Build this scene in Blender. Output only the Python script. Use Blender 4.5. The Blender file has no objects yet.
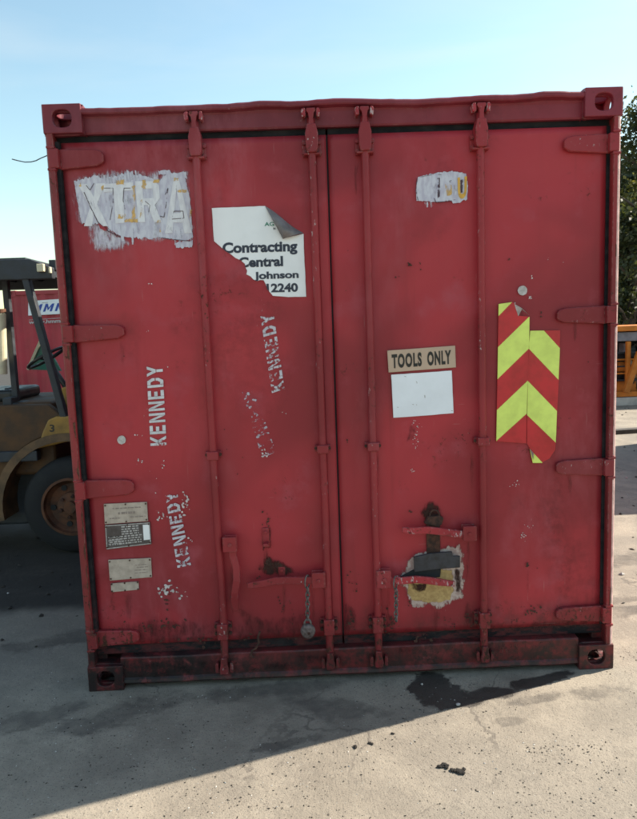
import bpy, bmesh, math, random
from mathutils import Vector, Matrix, noise as mnoise
random.seed(7)
sc = bpy.context.scene
C = sc.collection
rad = math.radians

# ------------------------------------------------------------------ camera
CAM = Vector((-0.1608, -2.9331, 1.6233))
YAW, PITCH, ROLL = 0.016073, -0.119714, -0.036451
FPX, PW, PH = 670.0, 637.0, 819.0
fwd = Vector((math.sin(YAW)*math.cos(PITCH), math.cos(YAW)*math.cos(PITCH), math.sin(PITCH)))
r0 = fwd.cross(Vector((0, 0, 1))).normalized()
u0 = r0.cross(fwd)
rgt = r0*math.cos(ROLL) + u0*math.sin(ROLL)
upv = rgt.cross(fwd)
cd = bpy.data.cameras.new('camera')
cam = bpy.data.objects.new('camera', cd)
C.objects.link(cam)
M = Matrix((rgt, upv, -fwd)).transposed().to_4x4()
M.translation = CAM
cam.matrix_world = M
cd.sensor_fit = 'HORIZONTAL'
cd.sensor_width = 36.0
cd.lens = FPX/PW*36.0
cd.clip_start = 0.05
cd.clip_end = 3000
sc.camera = cam

# ------------------------------------------------------------------ world, sun, exposure
SUN_AZ, SUN_EL = 70.8, 41.0            # azimuth clockwise from +Y
w = bpy.data.worlds.new('World')
sc.world = w
w.use_nodes = True
nt = w.node_tree
sky = nt.nodes.new('ShaderNodeTexSky')
sky.sky_type = 'NISHITA'
sky.sun_disc = False
sky.sun_elevation = rad(SUN_EL)
sky.sun_rotation = rad(SUN_AZ)
sky.air_density = 1.35
sky.dust_density = 0.6
sky.ozone_density = 0.0
bg = nt.nodes['Background']
bg.inputs['Strength'].default_value = 0.095
tint = nt.nodes.new('ShaderNodeMix')                 # camera white balance on the sky
tint.data_type = 'RGBA'; tint.blend_type = 'MULTIPLY'
tint.inputs[0].default_value = 1.0
tint.inputs[7].default_value = (0.95, 1.04, 0.96, 1.0)
nt.links.new(sky.outputs[0], tint.inputs[6])
wtc = nt.nodes.new('ShaderNodeTexCoord')              # thin high cirrus all over the sky
wmp = nt.nodes.new('ShaderNodeMapping'); wmp.inputs['Rotation'].default_value = (0.3, 0.5, 0.4); wmp.inputs['Scale'].default_value = (1.0, 2.2, 5.5)
wno = nt.nodes.new('ShaderNodeTexNoise'); wno.inputs['Scale'].default_value = 1.6; wno.inputs['Detail'].default_value = 6; wno.inputs['Distortion'].default_value = 0.5
wra = nt.nodes.new('ShaderNodeMapRange'); wra.inputs[1].default_value = 0.45; wra.inputs[2].default_value = 0.80; wra.inputs[4].default_value = 0.32
cir = nt.nodes.new('ShaderNodeMix'); cir.data_type = 'RGBA'
cir.inputs[7].default_value = (4.6, 4.7, 4.6, 1.0)
nt.links.new(wtc.outputs['Generated'], wmp.inputs[0]); nt.links.new(wmp.outputs[0], wno.inputs['Vector']); nt.links.new(wno.outputs['Fac'], wra.inputs[0])
nt.links.new(wra.outputs[0], cir.inputs[0]); nt.links.new(tint.outputs[2], cir.inputs[6])
nt.links.new(cir.outputs[2], bg.inputs['Color'])
sundir = Vector((math.sin(rad(SUN_AZ))*math.cos(rad(SUN_EL)), math.cos(rad(SUN_AZ))*math.cos(rad(SUN_EL)), math.sin(rad(SUN_EL))))
sl = bpy.data.lights.new('sun', 'SUN')
sl.energy = 5.0
sl.angle = rad(0.5)
sl.color = (1.0, 0.91, 0.76)
so = bpy.data.objects.new('sun', sl)
so.location = sundir*60
so.rotation_euler = (-sundir).to_track_quat('-Z', 'Y').to_euler()
C.objects.link(so)
sc.view_settings.view_transform = 'Standard'
sc.view_settings.look = 'None'
sc.view_settings.gamma = 1.0
sc.view_settings.use_curve_mapping = False
sc.view_settings.exposure = 1.2
sc.cycles.filter_width = 1.9
sc.cycles.transparent_max_bounces = 48

# ------------------------------------------------------------------ survey helpers: photo pixel -> point on a vertical plane / on the ground
def ray(px, py):
    return fwd + rgt*((px-PW/2)/FPX) - upv*((py-PH/2)/FPX)
def at(px, py, y):
    d = ray(px, py)
    return CAM + d*((y-CAM.y)/d.y)
def on_ground(px, py):
    d = ray(px, py)
    return CAM + d*(-CAM.z/d.z)

# ------------------------------------------------------------------ mesh builder
WL = {}                                # object name -> world origin
class MB:
    def __init__(s):
        s.v, s.f, s.m = [], [], []
    def add(s, vs, fs, m=0):
        b = len(s.v)
        s.v += [Vector(q) for q in vs]
        s.f += [tuple(i+b for i in q) for q in fs]
        s.m += [m]*len(fs)
        return s
    def box(s, x0, x1, y0, y1, z0, z1, m=0):
        vs = [(x, y, z) for z in (z0, z1) for y in (y0, y1) for x in (x0, x1)]
        return s.add(vs, [(0, 2, 3, 1), (4, 5, 7, 6), (0, 1, 5, 4), (2, 6, 7, 3), (0, 4, 6, 2), (1, 3, 7, 5)], m)
    def obox(s, c, size, mat, m=0):
        hx, hy, hz = size[0]/2, size[1]/2, size[2]/2
        vs = [mat @ Vector((x, y, z)) + Vector(c) for z in (-hz, hz) for y in (-hy, hy) for x in (-hx, hx)]
        return s.add(vs, [(0, 2, 3, 1), (4, 5, 7, 6), (0, 1, 5, 4), (2, 6, 7, 3), (0, 4, 6, 2), (1, 3, 7, 5)], m)
    def bar(s, p0, p1, wid, thick, m=0, ref=(0, 0, 1)):
        p0, p1 = Vector(p0), Vector(p1)
        d = (p1-p0).normalized()
        a = d.cross(Vector(ref))
        if a.length < 1e-4:
            a = d.cross(Vector((1, 0, 0)))
        a.normalize()
        b = a.cross(d)
        vs = []
        for p in (p0, p1):
            for q, t in ((-1, -1), (1, -1), (1, 1), (-1, 1)):
                vs.append(p + a*(q*wid/2) + b*(t*thick/2))
        return s.add(vs, [(0, 1, 2, 3), (4, 7, 6, 5), (0, 4, 5, 1), (1, 5, 6, 2), (2, 6, 7, 3), (3, 7, 4, 0)], m)
    def cyl(s, p0, p1, r, r1=None, n=16, m=0, cap=True):
        p0, p1 = Vector(p0), Vector(p1)
        r1 = r if r1 is None else r1
        d = (p1-p0).normalized()
        a = d.orthogonal().normalized()
        b = d.cross(a)
        vs = []
        for p, q in ((p0, r), (p1, r1)):
            for i in range(n):
                t = 2*math.pi*i/n
                vs.append(p + a*(q*math.cos(t)) + b*(q*math.sin(t)))
        fs = [(i, (i+1) % n, n+(i+1) % n, n+i) for i in range(n)]
        if cap:
            fs += [tuple(range(n-1, -1, -1)), tuple(range(n, 2*n))]
        return s.add(vs, fs, m)
    def tube(s, path, r, n=8, m=0, closed=False):
        path = [Vector(p) for p in path]
        k = len(path)
        vs = []
        ref = None
        for i, p in enumerate(path):
            if closed:
                d = path[(i+1) % k]-path[i-1]
            else:
                d = path[min(i+1, k-1)]-path[max(i-1, 0)]
            d.normalize()
            if ref is None:
                ref = d.orthogonal().normalized()
            ref = (ref - d*ref.dot(d)).normalized()
            b = d.cross(ref)
            rr = r(i/(k-1)) if callable(r) else r
            for j in range(n):
                t = 2*math.pi*j/n
                vs.append(p + ref*(rr*math.cos(t)) + b*(rr*math.sin(t)))
        fs = []
        for i in range(k if closed else k-1):
            for j in range(n):
                a0, a1 = i*n+j, i*n+(j+1) % n
                i2 = (i+1) % k
                fs.append((a0, a1, i2*n+(j+1) % n, i2*n+j))
        if not closed:
            fs += [tuple(range(n-1, -1, -1)), tuple(range((k-1)*n, k*n))]
        return s.add(vs, fs, m)
    def prism(s, poly, y0, y1, m=0):
        """polygon in (x,z) extruded from y0 (front) to y1 (back)"""
        n = len(poly)
        vs = [(p[0], y0, p[1]) for p in poly] + [(p[0], y1, p[1]) for p in poly]
        area = sum(poly[i][0]*poly[(i+1) % n][1]-poly[(i+1) % n][0]*poly[i][1] for i in range(n))
        front = tuple(range(n)) if area > 0 else tuple(range(n-1, -1, -1))
        back = tuple(i+n for i in reversed(front))
        fs = [front, back]
        for k in range(n):
            a, b = front[k], front[(k+1) % n]
            fs.append((b, a, a+n, b+n))
        return s.add(vs, fs, m)
    def lathe(s, prof, c, axis='y', n=32, m=0):
        """profile list of (r, t) around an axis through c"""
        c = Vector(c)
        vs = []
        for r, t in prof:
            for i in range(n):
                a = 2*math.pi*i/n
                if axis == 'y':
                    vs.append(c + Vector((r*math.cos(a), t, r*math.sin(a))))
                elif axis == 'z':
                    vs.append(c + Vector((r*math.cos(a), r*math.sin(a), t)))
                else:
                    vs.append(c + Vector((t, r*math.cos(a), r*math.sin(a))))
        fs = []
        for k in range(len(prof)-1):
            for i in range(n):
                fs.append((k*n+i, k*n+(i+1) % n, (k+1)*n+(i+1) % n, (k+1)*n+i))
        return s.add(vs, fs, m)
    def tris(s, tl, y, m=0, thick=0.0):
        """list of convex polygons in (x,z) laid at depth y facing -y"""
        for t in tl:
            ar = sum(t[i][0]*t[(i+1) % len(t)][1]-t[(i+1) % len(t)][0]*t[i][1] for i in range(len(t)))
            q = t if ar > 0 else t[::-1]
            s.add([(p[0], y, p[1]) for p in q], [tuple(range(len(q)))], m)
        return s
    def build(s, name, mats, parent=None, origin=None, smooth=False, bevel=0.0, seg=2, fixn=False):
        if parent is not None:
            off = WL[parent.name]
        elif origin is not None:
            off = Vector(origin)
        else:
            xs = [p.x for p in s.v]; ys = [p.y for p in s.v]; zs = [p.z for p in s.v]
            off = Vector(((min(xs)+max(xs))/2, (min(ys)+max(ys))/2, min(zs)))
        me = bpy.data.meshes.new(name)
        me.from_pydata([p-off for p in s.v], [], s.f)
        if not isinstance(mats, (list, tuple)):
            mats = [mats]
        for q in mats:
            me.materials.append(q)
        for p, i in zip(me.polygons, s.m):
            p.material_index = i
            p.use_smooth = smooth
        me.update()
        if fixn or bevel > 0:
            bm = bmesh.new(); bm.from_mesh(me)
            bmesh.ops.remove_doubles(bm, verts=bm.verts, dist=1e-5)
            bmesh.ops.recalc_face_normals(bm, faces=bm.faces)
            bm.to_mesh(me); bm.free()
        o = bpy.data.objects.new(name, me)
        C.objects.link(o)
        if parent is not None:
            o.parent = parent
            WL[o.name] = Vector(off)
        else:
            o.location = off
            WL[o.name] = Vector(off)
        if bevel > 0:
            b = o.modifiers.new('bevel', 'BEVEL')
            b.width = bevel; b.segments = seg; b.limit_method = 'ANGLE'; b.angle_limit = rad(35)
        return o
def empty(name, loc):
    o = bpy.data.objects.new(name, None)
    o.location = loc
    o.empty_display_size = 0.2
    C.objects.link(o)
    WL[o.name] = Vector(loc)
    return o
def tag(o, label=None, cat=None, group=None, kind=None):
    if label: o['label'] = label
    if cat: o['category'] = cat
    if group: o['group'] = group
    if kind: o['kind'] = kind
    return o
def copy_tree(o, parent=None):
    c = o.copy(); C.objects.link(c); c.parent = parent
    for ch in list(o.children):
        copy_tree(ch, c)
    return c

# ------------------------------------------------------------------ 2D helpers
def clip_poly(sub, tri):
    """Sutherland-Hodgman: convex sub against convex ccw tri"""
    out = list(sub)
    n = len(tri)
    for i in range(n):
        a, b = tri[i], tri[(i+1) % n]
        inp, out = out, []
        if not inp: return []
        def side(p): return (b[0]-a[0])*(p[1]-a[1])-(b[1]-a[1])*(p[0]-a[0])
        for j in range(len(inp)):
            p, q = inp[j], inp[(j+1) % len(inp)]
            sp, sq = side(p), side(q)
            if sp >= 0: out.append(p)
            if (sp > 0) != (sq > 0) and abs(sp-sq) > 1e-12:
                t = sp/(sp-sq)
                out.append((p[0]+(q[0]-p[0])*t, p[1]+(q[1]-p[1])*t))
    return out if len(out) >= 3 else []
def triangulate(poly):
    bm = bmesh.new()
    vs = [bm.verts.new((p[0], p[1], 0)) for p in poly]
    bm.faces.new(vs)
    r = bmesh.ops.triangulate(bm, faces=bm.faces[:])
    out = []
    for f in bm.faces:
        t = [(v.co.x, v.co.y) for v in f.verts]
        ar = (t[1][0]-t[0][0])*(t[2][1]-t[0][1])-(t[1][1]-t[0][1])*(t[2][0]-t[0][0])
        if abs(ar) < 1e-10: continue
        out.append(t if ar > 0 else t[::-1])
    bm.free()
    return out
def clip_all(polys, outline):
    tl = triangulate(outline)
    res = []
    for p in polys:
        for t in tl:
            c = clip_poly(p, t)
            if c: res.append(c)
    return res
def text_tris(s, offset=0.0, shear=0.0, spacing=1.0):
    cu = bpy.data.curves.new('tmp_text', 'FONT')
    cu.body = s; cu.offset = offset; cu.shear = shear; cu.resolution_u = 4; cu.space_character = spacing
    o = bpy.data.objects.new('tmp_text', cu)
    C.objects.link(o)
    dg = bpy.context.evaluated_depsgraph_get()
    me = o.evaluated_get(dg).to_mesh()
    me.calc_loop_triangles()
    tl = [[(me.vertices[i].co.x, me.vertices[i].co.y) for i in t.vertices] for t in me.loop_triangles]
    o.evaluated_get(dg).to_mesh_clear()
    bpy.data.objects.remove(o)
    bpy.data.curves.remove(cu)
    return tl
def warp(tl, quad, box=None):
    """map the bounding box of the triangles onto quad = TL, TR, BR, BL (points (x,z))"""
    if box is None:
        xs = [p[0] for t in tl for p in t]; ys = [p[1] for t in tl for p in t]
        box = (min(xs), max(xs), min(ys), max(ys))
    x0, x1, y0, y1 = box
    TL, TR, BR, BL = quad
    out = []
    for t in tl:
        q = []
        for p in t:
            u = (p[0]-x0)/(x1-x0); v = (p[1]-y0)/(y1-y0)
            q.append(tuple((TL[k]*(1-u)+TR[k]*u)*v + (BL[k]*(1-u)+BR[k]*u)*(1-v) for k in (0, 1)))
        out.append(q)
    return out
DY = 0.05                                # front face of the door leaves
def dp(pts, y=DY):
    return [(lambda q: (q.x, q.z))(at(p[0], p[1], y)) for p in pts]
def jag(poly, step=0.012, amp=0.004, ax=1.0, az=1.0, seed=1):
    rnd = random.Random(seed)
    out = []
    n = len(poly)
    for i in range(n):
        a, b = poly[i], poly[(i+1) % n]
        L = math.hypot(b[0]-a[0], b[1]-a[1])
        k = max(1, int(L/step))
        for j in range(k):
            t = j/k
            out.append((a[0]+(b[0]-a[0])*t+rnd.uniform(-amp, amp)*ax, a[1]+(b[1]-a[1])*t+rnd.uniform(-amp, amp)*az))
    return out

# ------------------------------------------------------------------ materials
class N:
    def __init__(s, name):
        s.mat = bpy.data.materials.new(name)
        s.mat.use_nodes = True
        s.t = s.mat.node_tree
        s.p = s.t.nodes['Principled BSDF']
        s.out = s.t.nodes['Material Output']
        s._tc = None
    def node(s, ty, **kw):
        n = s.t.nodes.new(ty)
        for k, v in kw.items(): setattr(n, k, v)
        return n
    def link(s, a, b): s.t.links.new(a, b)
    def pos(s, scale=(1, 1, 1), world=True):
        if world:
            src = s.node('ShaderNodeNewGeometry').outputs['Position']
        else:
            src = s.node('ShaderNodeTexCoord').outputs['Object']
        m = s.node('ShaderNodeMapping')
        m.inputs['Scale'].default_value = scale
        s.link(src, m.inputs['Vector'])
        return m.outputs[0]
    def noise(s, scale, vec=None, detail=4, rough=0.55, dist=0.0):
        n = s.node('ShaderNodeTexNoise')
        n.inputs['Scale'].default_value = scale
        n.inputs['Detail'].default_value = detail
        n.inputs['Roughness'].default_value = rough
        n.inputs['Distortion'].default_value = dist
        if vec is None: vec = s.pos()
        s.link(vec, n.inputs['Vector'])
        return n.outputs['Fac']
    def ramp(s, fac, a, b, va=0.0, vb=1.0, smooth=True):
        n = s.node('ShaderNodeMapRange')
        if smooth: n.interpolation_type = 'SMOOTHSTEP'
        s.setin(n.inputs[0], fac)
        n.inputs[1].default_value = a; n.inputs[2].default_value = b
        n.inputs[3].default_value = va; n.inputs[4].default_value = vb
        return n.outputs[0]
    def setin(s, inp, v):
        if hasattr(v, 'is_output'): s.link(v, inp)
        else: inp.default_value = v
    def math(s, op, a, b=0.0):
        n = s.node('ShaderNodeMath', operation=op)
        s.setin(n.inputs[0], a); s.setin(n.inputs[1], b)
        return n.outputs[0]
    def mix(s, fac, a, b):
        n = s.node('ShaderNodeMix', data_type='RGBA')
        s.setin(n.inputs[0], fac)
        for i, c in ((6, a), (7, b)):
            if hasattr(c, 'is_output'): s.link(c, n.inputs[i])
            else: n.inputs[i].default_value = (*c, 1.0)
        return n.outputs[2]
    def sep(s):
        g = s.node('ShaderNodeNewGeometry')
        n = s.node('ShaderNodeSeparateXYZ')
        s.link(g.outputs['Position'], n.inputs[0])
        return n.outputs
    def color(s, c):
        if hasattr(c, 'is_output'): s.link(c, s.p.inputs['Base Color'])
        else: s.p.inputs['Base Color'].default_value = (*c, 1.0)
        return s
    def rough(s, v): s.setin(s.p.inputs['Roughness'], v); return s
    def metal(s, v): s.setin(s.p.inputs['Metallic'], v); return s
    def spec(s, v): s.setin(s.p.inputs['Specular IOR Level'], v); return s
    def bump(s, h, strength=0.3, dist=0.01):
        n = s.node('ShaderNodeBump')
        n.inputs['Strength'].default_value = strength
        n.inputs['Distance'].default_value = dist
        s.link(h, n.inputs['Height'])
        s.link(n.outputs[0], s.p.inputs['Normal'])
        return s
    def alpha(s, v): s.setin(s.p.inputs['Alpha'], v); return s

def simple(name, col, rough=0.6, var=0.25, scale=12.0, metal=0.0, bump=0.0):
    n = N(name)
    f = n.noise(scale, n.pos(), 5, 0.6)
    dark = tuple(c*(1-var) for c in col); lite = tuple(min(1, c*(1+var)) for c in col)
    n.color(n.mix(n.ramp(f, 0.3, 0.7), dark, lite))
    n.rough(n.ramp(f, 0.3, 0.7, max(0.05, rough-0.1), min(1, rough+0.1)))
    n.metal(metal)
    if bump: n.bump(n.noise(scale*6, n.pos(), 4), bump, 0.004)
    return n.mat

PAL = (0.255, 0.021, 0.030), (0.405, 0.033, 0.045), (0.390, 0.072, 0.094)
PAL_FIT = (0.205, 0.018, 0.024), (0.300, 0.026, 0.034), (0.300, 0.055, 0.066)
PAL_FRAME = (0.180, 0.021, 0.024), (0.275, 0.028, 0.033), (0.270, 0.058, 0.064)
def red_paint(name, grime=0.0, chips=0.5, frame=False, nicks=0.0, pal=None, edge=0.0, low=0.0):
    n = N(name)
    RED_A, RED_B, RED_C = pal or PAL
    P = n.pos()
    big = n.noise(1.1, P, 3, 0.5, 0.3)
    mid = n.noise(5.0, P, 5, 0.6)
    fine = n.noise(90.0, P, 3, 0.6)
    streak = n.noise(1.0, n.pos((16, 16, 0.9)), 4, 0.6)
    col = n.mix(n.ramp(big, 0.40, 0.60), RED_A, RED_B)
    # chalky fading in broad clouds, brush-like repainting, thin scratches
    chalk = n.math('MULTIPLY', n.ramp(n.noise(0.9, n.pos((1.2, 1, 0.7)), 5, 0.6, 0.6), 0.48, 0.70), n.ramp(n.noise(14.0, n.pos((1, 1, 0.35)), 5, 0.7), 0.30, 0.70))
    col = n.mix(n.math('MULTIPLY', chalk, 0.65), col, tuple(0.75*a_+0.25*b_ for a_, b_ in zip(RED_C, (0.42, 0.16, 0.19))))
    drk = n.math('MULTIPLY', n.ramp(n.noise(1.7, n.pos((1, 1, 0.6)), 5, 0.65, 0.8), 0.52, 0.72), n.ramp(n.noise(30.0, P, 5, 0.7), 0.30, 0.65))
    col = n.mix(n.math('MULTIPLY', drk, 0.55), col, tuple(a_*0.45 for a_ in RED_A))
    scr = n.ramp(n.noise(5.0, n.pos((26, 26, 0.8)), 3, 0.6), 0.70, 0.73)
    scr2 = n.ramp(n.noise(4.0, n.pos((1.2, 1, 30)), 3, 0.6), 0.71, 0.74)
    scr = n.math('MULTIPLY', n.math('MAXIMUM', scr, scr2), n.ramp(n.noise(2.0, P, 3), 0.48, 0.62))
    col = n.mix(n.math('MULTIPLY', scr, 0.55), col, (0.40, 0.20, 0.20))
    col = n.mix(n.ramp(mid, 0.52, 0.78, 0, 0.6), col, RED_C)
    col = n.mix(n.ramp(streak, 0.55, 0.8, 0, 0.35), col, (0.20, 0.020, 0.024))
    col = n.mix(n.ramp(fine, 0.60, 0.75, 0, 0.25), col, (0.33, 0.05, 0.055))
    # rusty chips gathered in clusters
    cl = n.ramp(n.noise(2.4, n.pos((1, 1, 1)), 4, 0.65), 0.64-0.22*chips, 0.80-0.22*chips)
    ch = n.ramp(n.noise(48.0, P, 4, 0.65, 0.4), 0.585, 0.635)
    if low > 0:     # the feet of the fittings are knocked bare
        zl = n.ramp(n.sep()[2], 0.50, 0.20)
        cl = n.math('MAXIMUM', cl, n.math('MULTIPLY', zl, low))
        ch = n.math('MAXIMUM', ch, n.math('MULTIPLY', zl, n.ramp(n.noise(34.0, n.pos((1, 1, 0.6)), 5, 0.7), 0.53, 0.58)))
    chip = n.math('MULTIPLY', cl, ch)
    edg = None
    if edge > 0:
        bv = n.node('ShaderNodeBevel'); bv.samples = 4; bv.inputs['Radius'].default_value = 0.007
        dt = n.node('ShaderNodeVectorMath', operation='DOT_PRODUCT')
        n.link(bv.outputs[0], dt.inputs[0]); n.link(n.node('ShaderNodeNewGeometry').outputs['Normal'], dt.inputs[1])
        ee = n.ramp(dt.outputs['Value'], 0.985, 0.86)
        en = n.ramp(n.noise(26.0, P, 4, 0.7), 0.60-0.16*edge, 0.70-0.16*edge)
        edg = n.math('MULTIPLY', ee, en)
    rustc = n.mix(n.ramp(n.noise(150, P, 2), 0.4, 0.6), (0.028, 0.013, 0.010), (0.10, 0.036, 0.018))
    col = n.mix(chip, col, rustc)
    if edg is not None:
        col = n.mix(n.math('MULTIPLY', edg, 0.8), col, n.mix(n.ramp(n.noise(60, P, 3), 0.45, 0.6), (0.07, 0.028, 0.02), (0.26, 0.15, 0.14)))
    # bare bright nicks
    nick = n.math('MULTIPLY', n.ramp(n.noise(3.1, n.pos((1.3, 1, 0.8)), 3), 0.60-nicks*2.2, 0.72-nicks*2.2), n.ramp(n.noise(75.0, n.pos((1, 1, 0.5)), 3, 0.7), 0.70-nicks, 0.73-nicks))
    col = n.mix(n.math('MULTIPLY', nick, 0.8), col, (0.46, 0.38, 0.38))
    if grime > 0:
        z = n.sep()[2]
        zz = n.math('ADD', z, n.math('MULTIPLY', n.math('SUBTRACT', n.noise(1.0, n.pos((7, 7, 1.4)), 5, 0.7), 0.5), 0.42))
        g = n.ramp(zz, 0.36, 0.05, 0, 1)
        br = n.ramp(n.noise(22.0, P, 5, 0.7), 0.30, 0.62, 0.25, 1.0)
        g = n.math('MULTIPLY', n.math('MULTIPLY', g, br), grime)
        col = n.mix(g, col, (0.030, 0.017, 0.016))
        if frame:   # oily black dirt splashed over the lower left end
            x = n.sep()[0]
            d = n.math('MULTIPLY', n.ramp(n.math('ADD', x, n.math('MULTIPLY', n.math('SUBTRACT', n.noise(3.0, P, 5, 0.7), 0.5), 0.9)), -0.45, -0.75), n.ramp(zz, 0.30, 0.17))
            d = n.math('MULTIPLY', d, n.ramp(n.noise(11.0, P, 5, 0.7), 0.34, 0.58, 0.25, 1.0))
            col = n.mix(n.math('MULTIPLY', d, 0.93), col, (0.016, 0.011, 0.012))
    n.color(col)
    n.spec(0.32)
    r = n.ramp(mid, 0.3, 0.75, 0.40, 0.56)
    r = n.math('ADD', r, n.math('MULTIPLY', chip, 0.4))
    n.rough(r)
    h = n.math('ADD', n.math('ADD', n.math('MULTIPLY', n.noise(9.0, P, 3, 0.5), 0.5), n.math('MULTIPLY', n.noise(2.6, P, 3, 0.5), 3.4)), n.math('MULTIPLY', fine, 0.10))
    h = n.math('SUBTRACT', h, n.math('MULTIPLY', chip, 0.10))
    n.bump(h, 0.22, 0.010)
    return n.mat

M_door = red_paint('red_door_paint', grime=0.95, chips=0.34)
M_frame = red_paint('red_frame_paint', grime=1.0, chips=0.95, frame=True, nicks=0.03, edge=1.2, pal=PAL_FRAME)
M_header = red_paint('maroon_header_paint', grime=0.0, chips=0.5, nicks=0.03, edge=0.6, pal=((0.150, 0.020, 0.032), (0.225, 0.026, 0.042), (0.24, 0.048, 0.066)))
M_rod = red_paint('red_fitting_paint', grime=0.6, chips=0.75, nicks=0.06, edge=1.0, low=0.9, pal=PAL_FIT)
M_scuffed = red_paint('scuffed_fitting_paint', grime=0.0, chips=0.8, nicks=0.14, edge=1.0)
M_edge_lit = simple('worn_sunlit_edge_paint', (0.52, 0.33, 0.31), 0.7, 0.25, 30, 0, 0.2)  # pale worn edge with its sunlit highlight painted in
M_back_red = simple('faded_red_paint', (0.40, 0.036, 0.050), 0.55, 0.22, 1.3, 0, 0.1)
M_rubber = simple('black_rubber', (0.012, 0.014, 0.018), 0.75, 0.4, 30, 0, 0.3)
def gasket_mat():
    n = N('dirty_rubber')
    P = n.pos()
    z = n.sep()[2]
    f = n.noise(14.0, n.pos((0.6, 1, 1.6)), 5, 0.7)
    low = n.ramp(z, 0.5, 0.2)
    c = n.mix(n.ramp(f, 0.35, 0.7), (0.008, 0.009, 0.012), (0.026, 0.024, 0.026))
    c = n.mix(n.math('MULTIPLY', low, n.ramp(n.noise(20, n.pos((0.5, 1, 1.5)), 5, 0.75), 0.46, 0.60)), c, (0.085, 0.022, 0.024))
    n.color(c); n.rough(0.85); n.spec(0.2)
    n.bump(n.noise(60, P, 4, 0.6), 0.4, 0.006)
    return n.mat
M_gasket = gasket_mat()
M_steel = simple('dull_steel', (0.30, 0.29, 0.28), 0.45, 0.35, 60, 0.7, 0.2)
M_darksteel = simple('dark_weathered_steel', (0.036, 0.035, 0.042), 0.6, 0.4, 30, 0.2, 0.3)
M_rust = simple('brown_rust', (0.060, 0.026, 0.018), 0.9, 0.6, 45, 0.0, 0.5)
M_chain = simple('grey_chain_steel', (0.15, 0.135, 0.13), 0.6, 0.5, 120, 0.6, 0.2)
M_vinyl = simple('white_vinyl', (0.80, 0.81, 0.84), 0.45, 0.05, 5)
M_paper = simple('white_sheet', (0.78, 0.81, 0.88), 0.5, 0.05, 6)
M_flap = simple('grey_vinyl_back', (0.16, 0.145, 0.15), 0.6, 0.30, 22)
M_navy = simple('navy_ink', (0.020, 0.026, 0.050), 0.5, 0.2, 20)
M_green_ink = simple('green_ink', (0.01, 0.19, 0.12), 0.5, 0.1, 20)
M_black_ink = simple('black_ink', (0.012, 0.011, 0.010), 0.5, 0.3, 30)
M_tan = simple('tan_board', (0.50, 0.36, 0.27), 0.6, 0.06, 12)
M_plate = simple('weathered_plate', (0.42, 0.35, 0.30), 0.55, 0.20, 25, 0.1)
M_plate_dark = simple('dark_printed_plate', (0.075, 0.062, 0.062), 0.5, 0.35, 30, 0.1)
M_print = simple('pale_print', (0.46, 0.43, 0.42), 0.6, 0.25, 80)
M_print_dim = simple('faded_print', (0.24, 0.19, 0.17), 0.6, 0.25, 80)
M_lime = simple('lime_reflective', (0.66, 0.78, 0.16), 0.4, 0.10, 14)
M_signred = simple('red_reflective', (0.47, 0.016, 0.022), 0.4, 0.16, 14)
M_silver = simple('silver_backing', (0.42, 0.40, 0.41), 0.4, 0.35, 30, 0.3)
M_cream = simple('cream_plastic', (0.66, 0.60, 0.42), 0.5, 0.12, 12)

def worn(name, col, lo, hi, scale=70.0, stretch=(1, 1, 1), col2=None):
    n = N(name)
    f = n.noise(scale, n.pos(stretch), 5, 0.65)
    big = n.noise(9.0, n.pos(), 3, 0.5)
    a = n.ramp(n.math('ADD', f, n.math('MULTIPLY', n.math('SUBTRACT', big, 0.5), 0.7)), lo, hi)
    c2 = col2 or tuple(c*0.8 for c in col)
    n.color(n.mix(n.ramp(n.noise(40, n.pos(stretch), 4), 0.35, 0.65), c2, col))
    n.rough(0.65)
    n.alpha(a)
    return n.mat
M_stencil = worn('white_stencil_paint', (0.66, 0.66, 0.70), 0.26, 0.36, 70)
M_stencil_worn = worn('worn_stencil_paint', (0.60, 0.58, 0.65), 0.35, 0.46, 60)
M_stencil_faint = worn('faint_stencil_paint', (0.50, 0.46, 0.54), 0.50, 0.62, 60)
M_brush = worn('white_brushed_paint', (0.60, 0.60, 0.68), 0.14, 0.40, 17, (1.7, 1, 0.6), (0.47, 0.45, 0.55))
M_brush_dry = worn('dry_brushed_paint', (0.58, 0.58, 0.66), 0.43, 0.60, 40, (3.0, 1, 0.22), (0.44, 0.42, 0.50))
M_ghost = worn('ghost_letter_paint', (0.74, 0.74, 0.78), 0.22, 0.36, 30, (1.5, 1, 0.6), (0.64, 0.63, 0.68))
M_orange = worn('orange_letter_paint', (0.74, 0.45, 0.14), 0.40, 0.62, 30, (1.5, 1, 0.7))
M_orange_full = worn('orange_paint', (0.74, 0.42, 0.07), 0.26, 0.40, 30)
M_crack = worn('dark_paint_crack', (0.07, 0.035, 0.05), 0.36, 0.46, 60)
M_scrape = worn('white_scrape', (0.62, 0.58, 0.58), 0.48, 0.53, 160)
M_halo = worn('scraped_pale_paint', (0.50, 0.40, 0.36), 0.26, 0.58, 34, (1, 1, 0.6), (0.42, 0.28, 0.24))
M_yellowbare = worn('old_yellow_paint', (0.44, 0.32, 0.15), 0.28, 0.46, 30, (1, 1, 0.7), (0.34, 0.23, 0.11))
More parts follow.
